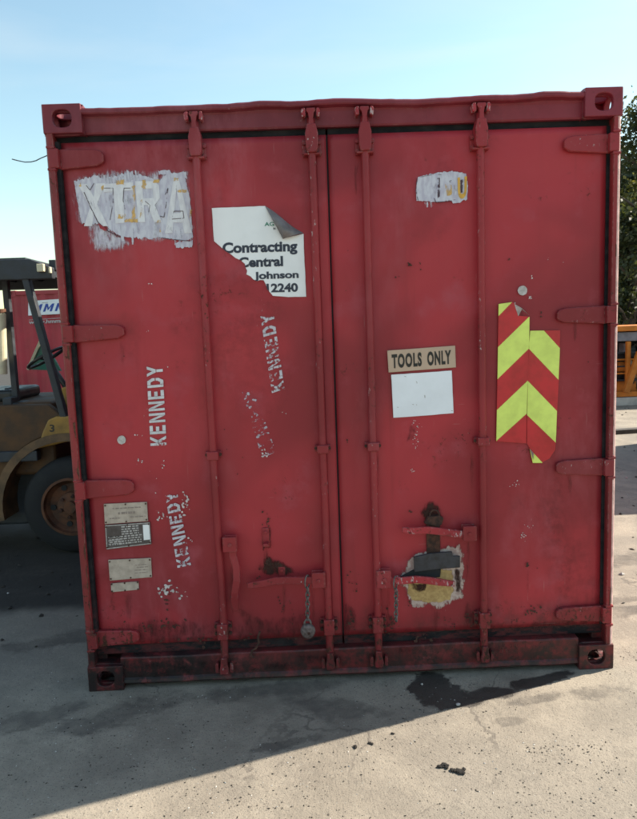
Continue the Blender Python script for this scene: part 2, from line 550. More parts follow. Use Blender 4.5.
def soft(name, col, noise_scale=28.0, stretch=(1, 1, 1), gain=1.0, col2=None, rough=0.8, lo=0.46, hi=0.60):
    n = N(name)
    at_ = n.node('ShaderNodeAttribute'); at_.attribute_name = 'fade'
    f = n.noise(noise_scale, n.pos(stretch), 6, 0.72)
    v = n.math('ADD', n.math('MULTIPLY', n.math('SUBTRACT', f, 0.5), 1.5), n.math('MULTIPLY', at_.outputs['Fac'], gain))
    n.alpha(n.ramp(v, lo, hi))
    n.color(n.mix(n.ramp(n.noise(50, n.pos(), 4, 0.7), 0.35, 0.65), col, col2 or tuple(c*0.6 for c in col)))
    n.rough(rough); n.spec(0.25)
    return n.mat
M_halo2 = soft('scraped_halo', (0.52, 0.42, 0.38), 24, (1, 1, 0.6), 0.95, (0.38, 0.25, 0.23), lo=0.40, hi=0.58)
M_yel2 = soft('old_yellow_coat', (0.50, 0.345, 0.15), 22, (1, 1, 0.7), 1.15, (0.36, 0.23, 0.10), lo=0.34, hi=0.52)
M_rust_shade = soft('rust_shade_bloom', (0.05, 0.020, 0.016), 30, (1.3, 1, 0.6), 0.80, lo=0.48, hi=0.90)
M_smear2 = soft('oily_smear', (0.016, 0.012, 0.013), 16, (1, 1, 1.4), 0.6, lo=0.42, hi=1.15)
M_dirtred = soft('brown_dirt_haze', (0.085, 0.022, 0.022), 26, (1.6, 1, 0.6), 0.75, (0.045, 0.016, 0.015), lo=0.45, hi=1.35)
def soft_decal(name, px_poly, mat, parent, y, grow=1.25, plane=None, seed=1, xlim=None):
    '''star-shaped patch whose paint thins out towards its rim (attribute fade)'''
    pl = jag(dp(px_poly, y if plane is None else plane), 0.02, 0.004, 1, 1, seed)
    cx = sum(p[0] for p in pl)/len(pl); cz = sum(p[1] for p in pl)/len(pl)
    rings = [(0.45, 1.0), (0.75, 0.85), (1.0, 0.5), (1.0*grow, 0.0)]
    n_ = len(pl)
    vs = [(cx, y, cz)]; fade = [1.0]
    for k, f in rings:
        for p in pl: vs.append((cx+(p[0]-cx)*k, y, cz+(p[1]-cz)*k)); fade.append(f)
    fs = [(0, 1+(i+1) % n_, 1+i) for i in range(n_)]
    for r_ in range(len(rings)-1):
        for i in range(n_):
            a_, b_ = 1+r_*n_+i, 1+r_*n_+(i+1) % n_
            fs.append((a_, b_, b_+n_, a_+n_))
    if xlim: vs = [(min(max(p[0], xlim[0]), xlim[1]), p[1], p[2]) for p in vs]
    mb = MB(); mb.add(vs, fs)
    o = mb.build(name, mat, parent)
    at_ = o.data.attributes.new('fade', 'FLOAT', 'POINT')
    at_.data.foreach_set('value', fade)
    return o
M_ruststain = worn('rust_stain', (0.070, 0.020, 0.018), 0.40, 0.85, 40, (1.4, 1, 0.5))
M_greysmear = worn('grime_smear', (0.02, 0.014, 0.014), 0.42, 0.72, 24, (1, 1, 1.2))

# ------------------------------------------------------------------ ground
def ground_mat():
    n = N('yard_ground')
    P = n.pos()
    big = n.noise(0.45, P, 4, 0.6, 0.4)
    mid = n.noise(3.2, P, 5, 0.65)
    fine = n.noise(38.0, P, 5, 0.7)
    grit = n.noise(150.0, P, 3, 0.6)
    col = n.mix(n.ramp(mid, 0.32, 0.70), (0.185, 0.157, 0.126), (0.300, 0.257, 0.206))
    col = n.mix(n.ramp(big, 0.40, 0.72, 0, 0.6), col, (0.180, 0.160, 0.138))
    col = n.mix(n.ramp(fine, 0.54, 0.72, 0, 0.55), col, (0.135, 0.118, 0.100))
    col = n.mix(n.ramp(fine, 0.44, 0.28, 0, 0.5), col, (0.36, 0.318, 0.266))
    col = n.mix(n.ramp(grit, 0.575, 0.66, 0, 0.8), col, (0.075, 0.064, 0.056))
    # hairline joint / damp stains, each with its own outline
    X, Y, Z = n.sep()
    wob = n.math('MULTIPLY', n.math('SUBTRACT', n.noise(6.5, P, 6, 0.66), 0.5), 2.3)
    wob2 = n.math('MULTIPLY', n.math('SUBTRACT', n.noise(5.0, n.pos((1, 1.3, 1)), 6, 0.72), 0.5), 3.6)
    def blob(cx, cy, rx, ry, ang=0.0, soft=0.12, w=wob):
        dx = n.math('SUBTRACT', X, cx); dy = n.math('SUBTRACT', Y, cy)
        c, s = math.cos(ang), math.sin(ang)
        u = n.math('DIVIDE', n.math('ADD', n.math('MULTIPLY', dx, c), n.math('MULTIPLY', dy, s)), rx)
        v = n.math('DIVIDE', n.math('SUBTRACT', n.math('MULTIPLY', dy, c), n.math('MULTIPLY', dx, s)), ry)
        d = n.math('SQRT', n.math('ADD', n.math('MULTIPLY', u, u), n.math('MULTIPLY', v, v)))
        return n.ramp(n.math('ADD', d, w), 1.0+soft, 1.0-soft)
    wet = None
    def g(px, py): q = on_ground(px, py); return q.x, q.y
    for (px, py, rx, ry, a, so_) in WET:
        b = blob(*g(px, py), rx, ry, a, so_)
        wet = b if wet is None else n.math('MAXIMUM', wet, b)
    damp = None
    for (px, py, rx, ry, a, so_) in DAMP:
        b = blob(*g(px, py), rx, ry, a, so_, wob2)
        damp = b if damp is None else n.math('MAXIMUM', damp, b)
    dampf = n.math('MULTIPLY', damp, n.ramp(n.noise(7.0, P, 5, 0.7), 0.25, 0.65, 0.35, 1.0))
    col = n.mix(n.math('MULTIPLY', dampf, 0.80), col, (0.075, 0.063, 0.055))
    col = n.mix(n.math('MULTIPLY', wet, 0.90), col, (0.030, 0.026, 0.024))
    # the darker, oily yard surface back left, with shade under the forklift painted in
    oil_shade = n.math('MULTIPLY', n.ramp(n.math('ADD', Y, n.math('MULTIPLY', n.math('SUBTRACT', n.noise(1.4, P, 5, 0.6), 0.5), 0.7)), 0.85, 1.12), n.ramp(X, -0.9, -1.25))
    col = n.mix(n.math('MULTIPLY', oil_shade, 0.94), col, (0.017, 0.015, 0.015))
    # hairline cracks and rubbed tyre dirt
    vo = n.node('ShaderNodeTexVoronoi', feature='DISTANCE_TO_EDGE'); vo.inputs['Scale'].default_value = 0.55
    wv = n.node('ShaderNodeVectorMath', operation='ADD'); n.link(n.pos(), wv.inputs[0])
    nz = n.node('ShaderNodeTexNoise'); nz.inputs['Scale'].default_value = 2.0; nz.inputs['Detail'].default_value = 6; n.link(n.pos(), nz.inputs['Vector'])
    n.link(nz.outputs['Color'], wv.inputs[1]); n.link(wv.outputs[0], vo.inputs['Vector'])
    crk = n.math('MULTIPLY', n.ramp(vo.outputs['Distance'], 0.006, 0.0015), n.ramp(n.noise(1.3, P, 3), 0.45, 0.6))
    col = n.mix(n.math('MULTIPLY', crk, 0.55), col, (0.06, 0.05, 0.045))
    tyr = n.math('MULTIPLY', n.ramp(n.noise(1.1, n.pos((0.35, 2.2, 1)), 5, 0.6, 0.6), 0.52, 0.72), n.ramp(n.noise(26, P, 5, 0.75), 0.35, 0.65))
    col = n.mix(n.math('MULTIPLY', tyr, 0.45), col, (0.105, 0.092, 0.080))
    n.color(col)
    r = n.ramp(mid, 0.3, 0.7, 0.78, 0.95)
    r = n.math('SUBTRACT', r, n.math('MULTIPLY', wet, 0.42))
    n.rough(r)
    h = n.math('ADD', n.math('MULTIPLY', fine, 0.6), n.math('MULTIPLY', grit, 0.35))
    h = n.math('ADD', h, n.math('MULTIPLY', mid, 1.2))
    n.bump(h, 0.5, 0.016)
    return n.mat
# px centre, radii in metres, angle, edge softness
WET = [(436, 690, 0.125, 0.150, 0.2, 0.10), (458, 702, 0.13, 0.055, 0.2, 0.12), (492, 694, 0.12, 0.050, 0.2, 0.15), (540, 681, 0.17, 0.040, 0.33, 0.15)]
DAMP = [(120, 715, 0.26, 0.085, 0.45, 0.35), (30, 720, 0.20, 0.07, 0.5, 0.3), (270, 690, 0.34, 0.06, 0.1, 0.4), (330, 708, 0.2, 0.07, -0.35, 0.4),
        (205, 672, 0.25, 0.035, 0.0, 0.3), (595, 692, 0.11, 0.045, 0.2, 0.3), (535, 700, 0.13, 0.035, 0.3, 0.3), (507, 722, 0.07, 0.028, 0.1, 0.2), (60, 640, 0.3, 0.08, 0.3, 0.35), (280, 745, 0.15, 0.03, 0.3, 0.3),
        (630, 560, 0.4, 0.10, 0.2, 0.3), (640, 610, 0.35, 0.06, 0.1, 0.3), (620, 600, 0.2, 0.04, 0.1, 0.4)]
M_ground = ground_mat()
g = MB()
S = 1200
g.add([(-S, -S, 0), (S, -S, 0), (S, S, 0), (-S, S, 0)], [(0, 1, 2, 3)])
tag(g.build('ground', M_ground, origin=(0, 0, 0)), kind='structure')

# low wooded hills closing the horizon all round
mb = MB()
nh = 240
vs = []
for i in range(nh):
    t = 2*math.pi*i/nh
    hh = 9+4*mnoise.noise(Vector((math.cos(t)*3, math.sin(t)*3, 0)))+2*mnoise.noise(Vector((math.cos(t)*11, math.sin(t)*11, 5)))+1.2*mnoise.noise(Vector((math.cos(t)*40, math.sin(t)*40, 9)))
    for r_, z_ in ((340, -0.5), (365, hh*0.7), (400, hh), (470, hh*0.8)):
        vs.append((math.cos(t)*r_, math.sin(t)*r_, z_))
mb.add(vs, [(4*i+k, 4*((i+1) % nh)+k, 4*((i+1) % nh)+k+1, 4*i+k+1) for i in range(nh) for k in range(3)])
tag(mb.build('hills', simple('wooded_hill', (0.075, 0.085, 0.055), 0.95, 0.4, 0.12, 0, 0.3), origin=(0, 0, 0), smooth=True, fixn=True), kind='structure')

# ------------------------------------------------------------------ container pieces shared by all containers
CW, CH, CL = 1.219, 2.591, 6.058
def holed_plate(mb, axis, pos, thick, a0, a1, b0, b1, ra, rb, m=0, n=24):
    """rectangular plate with an oblong hole. axis 0/1/2 normal; a,b the two other axes in order"""
    ca, cb = (a0+a1)/2, (b0+b1)/2
    def P(a, b, t):
        q = [0, 0, 0]
        oth = [i for i in range(3) if i != axis]
        q[axis] = t; q[oth[0]] = a; q[oth[1]] = b
        return tuple(q)
    outer, inner = [], []
    for i in range(n):
        t = 2*math.pi*(i+0.5)/n
        c, s = math.cos(t), math.sin(t)
        k = max(abs(c)/((a1-a0)/2), abs(s)/((b1-b0)/2))
        outer.append((ca+c/k, cb+s/k))
        e = 2.6
        inner.append((ca+ra*math.copysign(abs(c)**(2/e), c), cb+rb*math.copysign(abs(s)**(2/e), s)))
    # snap outer points next to corners onto the corners
    for (qa, qb) in ((a0, b0), (a1, b0), (a1, b1), (a0, b1)):
        j = min(range(n), key=lambda i: (outer[i][0]-qa)**2+(outer[i][1]-qb)**2)
        outer[j] = (qa, qb)
    vs = [P(a, b, pos) for a, b in outer]+[P(a, b, pos) for a, b in inner]+[P(a, b, pos+thick) for a, b in outer]+[P(a, b, pos+thick) for a, b in inner]
    fs = []
    for i in range(n):
        j = (i+1) % n
        fs += [(i, j, n+j, n+i), (2*n+i, 3*n+i, 3*n+j, 2*n+j), (n+i, n+j, 3*n+j, 3*n+i), (i, 2*n+i, 2*n+j, j)]
    mb.add(vs, fs, m)
def corner_casting(sx, sy, sz, y_face, parent, mat, ox=0.0, length=CL):
    """hollow steel corner block; sx=-1/1 side, sy=-1 front / 1 back, sz=0 bottom / 1 top"""
    mb = MB()
    w_, d_, h_ = 0.162, 0.178, 0.118
    t = 0.028
    x0, x1 = (-CW, -CW+w_) if sx < 0 else (CW-w_, CW)
    y0, y1 = (y_face, y_face+d_) if sy < 0 else (y_face-d_, y_face)
    z0, z1 = (0.0, h_) if sz == 0 else (CH-h_, CH)
    fy = y0 if sy < 0 else y1-t
    holed_plate(mb, 1, fy, t, x0, x1, z0, z1, 0.040, 0.036)
    fx = x0 if sx < 0 else x1-t
    holed_plate(mb, 0, fx, t, y0+t, y1-t, z0, z1, 0.038, 0.036)
    fz = z0 if sz == 0 else z1-t
    holed_plate(mb, 2, fz, t, x0+t, x1-t, y0+t, y1-t, 0.045, 0.038)
    # the closed inner sides
    ix = x1-t if sx < 0 else x0
    mb.box(ix, ix+t, y0+t, y1-t, z0, z1)
    iy = y1-t if sy < 0 else y0
    mb.box(x0, x1, iy, iy+t, z0, z1)
    iz = z1-t if sz == 0 else z0
    mb.box(x0+t, x1-t, y0+t, y1-t, iz, iz+t)
    return mb.build('corner_casting', mat, parent, bevel=0.009, seg=3)
def corrugated_side(mb, x, out, y0, y1, z0, z1, pitch=0.278, depth=0.036):
    """sheet in the yz plane; out = +1/-1 outward x"""
    prof = []
    y = y0
    prof.append((y, 0))
    while y + pitch < y1:
        prof += [(y+0.07, 0), (y+0.139, 1), (y+0.209, 1), (y+pitch, 0)]
        y += pitch
    prof.append((y1, 0))
    vs = []
    for (yy, k) in prof:
        vs += [(x-out*depth*k, yy, z0), (x-out*depth*k, yy, z1)]
    fs = [(2*i, 2*i+2, 2*i+3, 2*i+1) if out < 0 else (2*i, 2*i+1, 2*i+3, 2*i+2) for i in range(len(prof)-1)]
    mb.add(vs, fs)
    vs2 = [(v[0]-out*0.003, v[1], v[2]) for v in vs]
    mb.add(vs2, [tuple(reversed(q)) for q in fs])
def corrugated_end(mb, y, out, x0, x1, z0, z1, pitch=0.25, depth=0.04):
    prof = [(x0, 0)]
    x = x0
    while x + pitch < x1:
        prof += [(x+0.06, 0), (x+0.125, 1), (x+0.19, 1), (x+pitch, 0)]
        x += pitch
    prof.append((x1, 0))
    vs = []
    for (xx, k) in prof:
        vs += [(xx, y-out*depth*k, z0), (xx, y-out*depth*k, z1)]
    mb.add(vs, [(2*i, 2*i+2, 2*i+3, 2*i+1) for i in range(len(prof)-1)])

# ------------------------------------------------------------------ the red container with the doors
ct = tag(empty('shipping_container', (0, 0, 0)), 'scuffed dark red shipping container with closed double doors facing the viewer', 'container')
for sx in (-1, 1):
    for sz in (0, 1):
        corner_casting(sx, -1, sz, 0.0, ct, M_header if sz else M_frame)
        corner_casting(sx, 1, sz, CL, ct, M_frame)
    # front corner post: outer angle, inner return behind the door edge
    mb = MB()
    prof = [(0.0, 0.022), (0.002, 0.0135), (0.0075, 0.0075), (0.016, 0.004), (0.034, 0.004), (0.036, 0.012), (0.030, 0.055), (0.030, 0.075), (0.070, 0.078), (0.070, 0.16), (0.0, 0.16)]
    zs = [0.118+ (CH-0.236)*k/24 for k in range(25)]
    vs = []
    for k, z in enumerate(zs):
        for (px, py) in prof:
            jx = 0.0022*mnoise.noise(Vector((sx*3.1, py*9, z*4.2))) if px == 0.0 and py < 0.05 else 0.0
            vs.append((sx*(CW-px+jx-0.0015), py, z))
    n_ = len(prof)
    fs = [tuple(range(n_)), tuple(range(24*n_+n_-1, 24*n_-1, -1))]
    for k in range(24):
        for i in range(n_):
            fs.append((k*n_+i, k*n_+(i+1) % n_, (k+1)*n_+(i+1) % n_, (k+1)*n_+i))
    mb.add(vs, fs)
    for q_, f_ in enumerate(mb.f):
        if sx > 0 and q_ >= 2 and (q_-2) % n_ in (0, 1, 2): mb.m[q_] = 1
    mb.build('corner_post', [M_frame, M_edge_lit], ct, bevel=0.0)
    mb = MB(); mb.box(sx*CW-(0.0 if sx < 0 else 0.09), sx*CW+(0.09 if sx < 0 else 0.0), CL-0.09, CL-0.002, 0.118, CH-0.118)
    mb.build('corner_post', M_frame, ct, bevel=0.006)
    # rails and corrugated side
    mb = MB(); xo = sx*(CW-0.03)
    mb.box(xo-0.028, xo+0.028, 0.178, CL-0.178, 2.50, 2.582); mb.build('top_rail', M_frame, ct, bevel=0.004)
    mb = MB(); mb.box(xo-0.028, xo+0.028, 0.178, CL-0.178, 0.012, 0.15); mb.build('bottom_rail', M_frame, ct, bevel=0.004)
    mb = MB(); corrugated_side(mb, sx*(CW-0.008), sx, 0.16, CL-0.09, 0.15, 2.50); mb.build('side_panel', M_frame, ct)
mb = MB(); mb.box(-CW+0.058, CW-0.058, 0.14, CL-0.05, 2.545, 2.572); mb.build('roof', M_frame, ct)
mb = MB(); mb.box(-CW+0.06, CW-0.06, 0.14, CL-0.05, 0.10, 0.148); mb.build('floor', simple('plywood_floor', (0.16, 0.09, 0.05)), ct)
mb = MB(); corrugated_end(mb, CL-0.02, 1, -CW+0.09, CW-0.09, 0.12, 2.5); mb.box(-CW+0.09, CW-0.09, CL-0.06, CL-0.004, 2.47, 2.585); mb.box(-CW+0.09, CW-0.09, CL-0.06, CL-0.004, 0.02, 0.14)
mb.build('rear_wall', M_frame, ct)

# header with its bent top lip
def header_mesh():
    mb = MB()
    nx = 96
    x0, x1 = -CW+0.150, CW-0.158
    vs = []
    prof0 = [(0.006, 2.574), (0.002, 2.568), (0.002, 2.556), (0.006, 2.551), (0.030, 2.546), (0.034, 2.538), (0.036, 2.482), (0.040, 2.475), (0.14, 2.475), (0.14, 2.574)]
    for i in range(nx+1):
        x = x0+(x1-x0)*i/nx
        # dents of the lip: sagging on the left, a lump right of it, a nick by the right rod
        dz = -0.004*math.exp(-((x+0.75)/0.30)**2)+0.005*math.exp(-((x+0.32)/0.10)**2)+0.004*math.exp(-((x-0.05)/0.15)**2)-0.005*math.exp(-((x-0.35)/0.2)**2)+0.008*math.exp(-((x-0.93)/0.12)**2)
        dz += 0.0045*mnoise.noise(Vector((x*7, 1.7, 0)))+0.002*mnoise.noise(Vector((x*23, 5.7, 0)))
        dyv = 0.007*mnoise.noise(Vector((x*5, 9.1, 0)))
        for (y, z) in prof0:
            k = 1.0 if z > 2.55 else (0.8 if z > 2.545 else 0.0)
            vs.append((x, y+(dyv*k if y < 0.02 else 0.004*mnoise.noise(Vector((x*3, z*9, 2.2))) if y < 0.05 else 0), z+dz*k))
    n_ = len(prof0)
    fs = [tuple(range(n_)), tuple(range(nx*n_+n_-1, nx*n_-1, -1))]
    for k in range(nx):
        for i in range(n_):
            fs.append((k*n_+i, k*n_+(i+1) % n_, (k+1)*n_+(i+1) % n_, (k+1)*n_+i))
    mb.add(vs, fs)
    return mb
header = header_mesh().build('header', M_header, ct, fixn=True)
# sill
mb = MB()
nx = 64
x0, x1 = -CW+0.150, CW-0.160
prof = [(0.030, 0.150), (0.022, 0.148), (0.019, 0.142), (0.020, 0.050), (0.014, 0.042), (0.010, 0.030), (0.016, 0.022), (0.14, 0.022), (0.14, 0.150)]
vs = []
for i in range(nx+1):
    x = x0+(x1-x0)*i/nx
    for (y, z) in prof:
        k = 1 if y < 0.05 else 0
        vs.append((x, y+k*0.004*mnoise.noise(Vector((x*6, z*8, 4))), z+k*0.003*mnoise.noise(Vector((x*5, z*3, 8)))))
n_ = len(prof)
fs = [tuple(range(n_)), tuple(range(nx*n_+n_-1, nx*n_-1, -1))]
for k in range(nx):
    for i in range(n_):
        fs.append((k*n_+i, k*n_+(i+1) % n_, (k+1)*n_+(i+1) % n_, (k+1)*n_+i))
mb.add(vs, fs)
sill = mb.build('sill', M_frame, ct, fixn=True)

# ---- door leaves
DT, DB = 2.446, 0.198
def door_leaf(x0, x1, seed):
    mb = MB()
    nx, nz = 44, 84
    vs = []
    for j in range(nz+1):
        for i in range(nx+1):
            x = x0+(x1-x0)*i/nx; z = DB+(DT-DB)*j/nz
            e = min(i, nx-i, j, nz-j)
            k = min(1.0, e/4)
            dyv = 0.0035*mnoise.noise(Vector((x*2.2, seed, z*1.8)))+0.0012*mnoise.noise(Vector((x*7, seed+4, z*6)))
            if e == 0: dyv += 0.0015*mnoise.noise(Vector((x*11, seed+9, z*11)))
            vs.append((x, DY+dyv*k, z))
    fs = [(j*(nx+1)+i, j*(nx+1)+i+1, (j+1)*(nx+1)+i+1, (j+1)*(nx+1)+i) for j in range(nz) for i in range(nx)]
    mb.add(vs, fs)
    o0 = len(mb.v)
    # edges folded back
    ring = [i for i in range(nx+1)]+[(j*(nx+1)+nx) for j in range(1, nz+1)]+[nz*(nx+1)+i for i in range(nx-1, -1, -1)]+[j*(nx+1) for j in range(nz-1, 0, -1)]
    base = [mb.v[i].copy() for i in ring]
    mb.add([(p.x, p.y, p.z) for p in base]+[(p.x, 0.10, p.z) for p in base], [(len(ring)+i, len(ring)+(i+1) % len(ring), (i+1) % len(ring), i) for i in range(len(ring))])
    mb.add([(x0, 0.10, DB), (x1, 0.10, DB), (x1, 0.10, DT), (x0, 0.10, DT)], [(3, 2, 1, 0)])
    o = mb.build('door', M_door, ct, smooth=True, fixn=True)
    for p in o.data.polygons: p.use_smooth = abs(p.normal.y) > 0.9
    return o
SEAM0, SEAM1 = -0.0395, -0.0315
doorL = tag(door_leaf(-1.166, SEAM0, 1.3), 'left door leaf with brushed over lettering, stencilled names and data plates')
doorR = tag(door_leaf(SEAM1, 1.171, 7.9), 'right door leaf with scraped lock patch and chevron boards')
# rubber gasket round each leaf
for dr, a, b in ((doorL, -1.19, SEAM0), (doorR, SEAM1, 1.192)):
    mb = MB()
    mb.box(a, b, 0.062, 0.085, DT+0.001, DT+0.032)
    mb.box(a, b, 0.062, 0.085, DB-0.050, DB-0.001)
    if a < -1: mb.box(a+0.002, -1.167, 0.024, 0.085, DB-0.001, DT+0.001)
    else: mb.box(1.172, b-0.001, 0.046, 0.085, DB-0.001, DT+0.001)
    mb.build('gasket', M_gasket, dr, bevel=0.004)
mb = MB(); mb.box(SEAM0+0.001, SEAM1-0.001, 0.060, 0.09, DB, DT); mb.build('gasket', M_rubber, doorR)
# folded overlap strip down the meeting edge of the left leaf
mb = MB(); mb.prism([(-0.094+0.012, DB+0.01), (-0.0465, DB+0.01), (-0.0465, DT-0.02), (-0.094+0.012, DT-0.02)], 0.044, 0.0495); mb.build('edge_strip', M_door, doorL, bevel=0.0015)

# ---- hinges
def hinge(sx, z, dr, length, seed):
    rnd = random.Random(seed)
    h = 0.040+rnd.uniform(-0.002, 0.003)
    xo = CW-0.050
    xi = xo-length
    poly = [(xo, z-h), (xi+0.03, z-h+0.012), (xi+0.008, z-h+0.022), (xi, z-0.012), (xi, z+0.016), (xi+0.010, z+h-0.012), (xi+0.04, z+h-0.004), (xo, z+h)]
    mb = MB(); mb.prism([(sx*p[0], p[1]) for p in poly], 0.026, 0.048)
    # knuckle wrapped round the pin in front of the post
    mb.box(min(sx*(xo-0.004), sx*(CW-0.010)), max(sx*(xo-0.004), sx*(CW-0.010)), 0.0008, 0.0475, z-h+0.002, z+h-0.002)
    hg = mb.build('hinge', M_rod, dr, bevel=0.005)
    return hg
for k, (zz, ln) in enumerate(((2.374, 0.185), (1.640, 0.220), (0.945, 0.215), (0.240, 0.190))):
    hinge(-1, zz, doorL, ln, k)
for k, (zz, ln) in enumerate(((2.368, 0.190), (1.640, 0.215), (0.955, 0.215), (0.258, 0.210))):
    hinge(1, zz, doorR, ln, k+10)
# hinge lugs with pins belong to the posts
posts = [o for o in ct.children if o.name.startswith('corner_post')]
for sx, post, zz in ((-1, posts[0], (2.374, 1.640, 0.945, 0.240)), (1, posts[2], (2.368, 1.640, 0.955, 0.258))):
    for z in zz:
        mb = MB()
        for q in (-1, 1):
            za = z+q*0.045
            mb.box(min(sx*(CW-0.040), sx*(CW-0.005)), max(sx*(CW-0.040), sx*(CW-0.005)), 0.0002, 0.03, za-0.005, za+0.005)
        mb.cyl((sx*(CW-0.018), 0.011, z-0.056), (sx*(CW-0.018), 0.011, z+0.056), 0.009, n=12)
        mb.build('hinge_pin', M_rod, post, bevel=0.002)

M_postrust = soft('post_rust', (0.13, 0.060, 0.035), 40, (1, 1, 0.5), 0.75, (0.05, 0.024, 0.018), lo=0.26, hi=0.60)
for k, (px, py, hh) in enumerate(((69.5, 352, 10), (76, 431, 8), (79.5, 470, 9), (84, 520, 14), (86.5, 548, 12), (88.5, 575, 14), (90.5, 600, 10), (51.5, 225, 8), (92.5, 622, 9))):
    soft_decal('rust_shade_patch', [(px-2.6, py-hh), (px+2.6, py-hh), (px+4.2, py), (px+3.6, py+hh), (px-1.6, py+hh), (px-2.4, py)], M_postrust, posts[0], 0.0030, 1.15, plane=0.003, seed=120+k, xlim=(-CW+0.013, -CW+0.034))
for k, (px, py, hh) in enumerate(((616.5, 420, 8), (615.5, 560, 12), (613, 596, 9), (618, 250, 6))):
    soft_decal('rust_shade_patch', [(px-3, py-hh), (px+1, py-hh), (px+1.5, py), (px+1, py+hh), (px-3, py+hh)], M_postrust, posts[2], 0.0030, 1.15, plane=0.003, seed=140+k, xlim=(CW-0.034, CW-0.017))
# ---- lock rods with their brackets, cams and keepers
RODS = ((-0.590, doorL), (-0.101, doorL), (0.124, doorR), (0.616, doorR))
RY = 0.016
for k, (x, dr) in enumerate(RODS):
    rnd = random.Random(k+3)
    mb = MB()
    path = []
    for i in range(41):
        z = 0.085+(2.505-0.085)*i/40
        b = 0.006*math.exp(-((z-0.42)/0.25)**2)*(1 if k == 0 else 0.4 if k == 2 else 0)
        path.append((x+b+0.0012*mnoise.noise(Vector((k*5, 0, z*3))), RY+0.002*mnoise.noise(Vector((k*5, 3, z*2))), z))
    mb.tube(path, 0.0172, n=20)
    mb.build('lock_rod', M_rod, dr, smooth=True)
    # upper bearing block, with flange ears and bolts
    mb = MB()
    mb.prism([(x-0.020, 2.362), (x+0.020, 2.362), (x+0.026, 2.385), (x+0.027, 2.440), (x+0.018, 2.478), (x-0.018, 2.478), (x-0.027, 2.440), (x-0.026, 2.385)], -0.012, 0.046)
    mb.box(x-0.040, x+0.040, 0.034, 0.0485, 2.355, 2.425)
    mb.box(x-0.036, x+0.036, 0.000, 0.0345, 2.354, 2.364)
    mb.build('rod_bearing', M_rod, dr, bevel=0.004)
    for q in (-1, 1):
        for zz in (2.368, 2.408):
            mb = MB(); mb.cyl((x+q*0.034, 0.020, zz), (x+q*0.034, 0.034, zz), 0.0085, n=6); mb.build('bolt', M_rod, dr, bevel=0.001)
    # cam head at the top
    mb = MB()
    mb.prism([(x-0.011, 2.470), (x+0.011, 2.470), (x+0.009, 2.500), (x+0.013, 2.522), (x+0.020, 2.530), (x+0.018, 2.541), (x-0.018, 2.541), (x-0.020, 2.530), (x-0.012, 2.520), (x-0.009, 2.500)], -0.010, 0.022)
    mb.build('cam', M_rod, dr, bevel=0.003)
    # keeper prongs on the header
    for q, ww in ((-1, 0.014), (1, 0.012)):
        mb = MB(); mb.prism([(x+q*0.022, 2.508), (x+q*(0.024+ww), 2.504), (x+q*(0.027+ww), 2.530), (x+q*(0.022+ww), 2.540), (x+q*0.024, 2.540)], -0.012, 0.0345)
        mb.build('cam_keeper', M_scuffed, header, bevel=0.003)
    # middle guide
    zm = (1.082, 1.092, 1.094, 1.098)[k]
    mb = MB()
    mb.box(x-0.036, x+0.036, 0.030, 0.0485, zm-0.015, zm+0.015)
    mb.box(x-0.0255, x+0.0255, -0.010, 0.0305, zm-0.019, zm+0.019)
    mb.build('rod_guide', M_rod, dr, bevel=0.004)
    for q in (-1, 1):
        mb = MB(); mb.cyl((x+q*0.031, 0.022, zm), (x+q*0.031, 0.031, zm), 0.007, n=6); mb.build('bolt', M_rust, dr, bevel=0.001)
    # lower bearing and cam
    mb = MB()
    mb.box(x-0.024, x+0.024, -0.010, 0.0475, 0.225, 0.300)
    mb.box(x-0.040, x+0.040, 0.034, 0.0485, 0.228, 0.292)
    mb.build('rod_bearing', M_rod, dr, bevel=0.004)
    for q in (-1, 1):
        for zz in (0.243, 0.277):
            mb = MB(); mb.cyl((x+q*0.033, 0.022, zz), (x+q*0.033, 0.034, zz), 0.008, n=6); mb.build('bolt', M_rust, dr, bevel=0.001)
    mb = MB()
    mb.prism([(x-0.013, 0.140), (x+0.013, 0.140), (x+0.015, 0.110), (x+0.021, 0.085), (x+0.017, 0.062), (x-0.017, 0.062), (x-0.021, 0.085), (x-0.015, 0.110)], -0.014, 0.004)
    mb.build('cam', M_rod, dr, bevel=0.003)
    for q in (-1, 1):
        mb = MB(); mb.prism([(x+q*0.025, 0.070), (x+q*0.040, 0.066), (x+q*0.042, 0.102), (x+q*0.036, 0.116), (x+q*0.027, 0.112)], -0.010, 0.026)
        mb.build('cam_keeper', M_rod, sill, bevel=0.003)

M_worn_handle = red_paint('worn_handle_paint', grime=0.0, chips=1.5, nicks=0.11, edge=1.3)
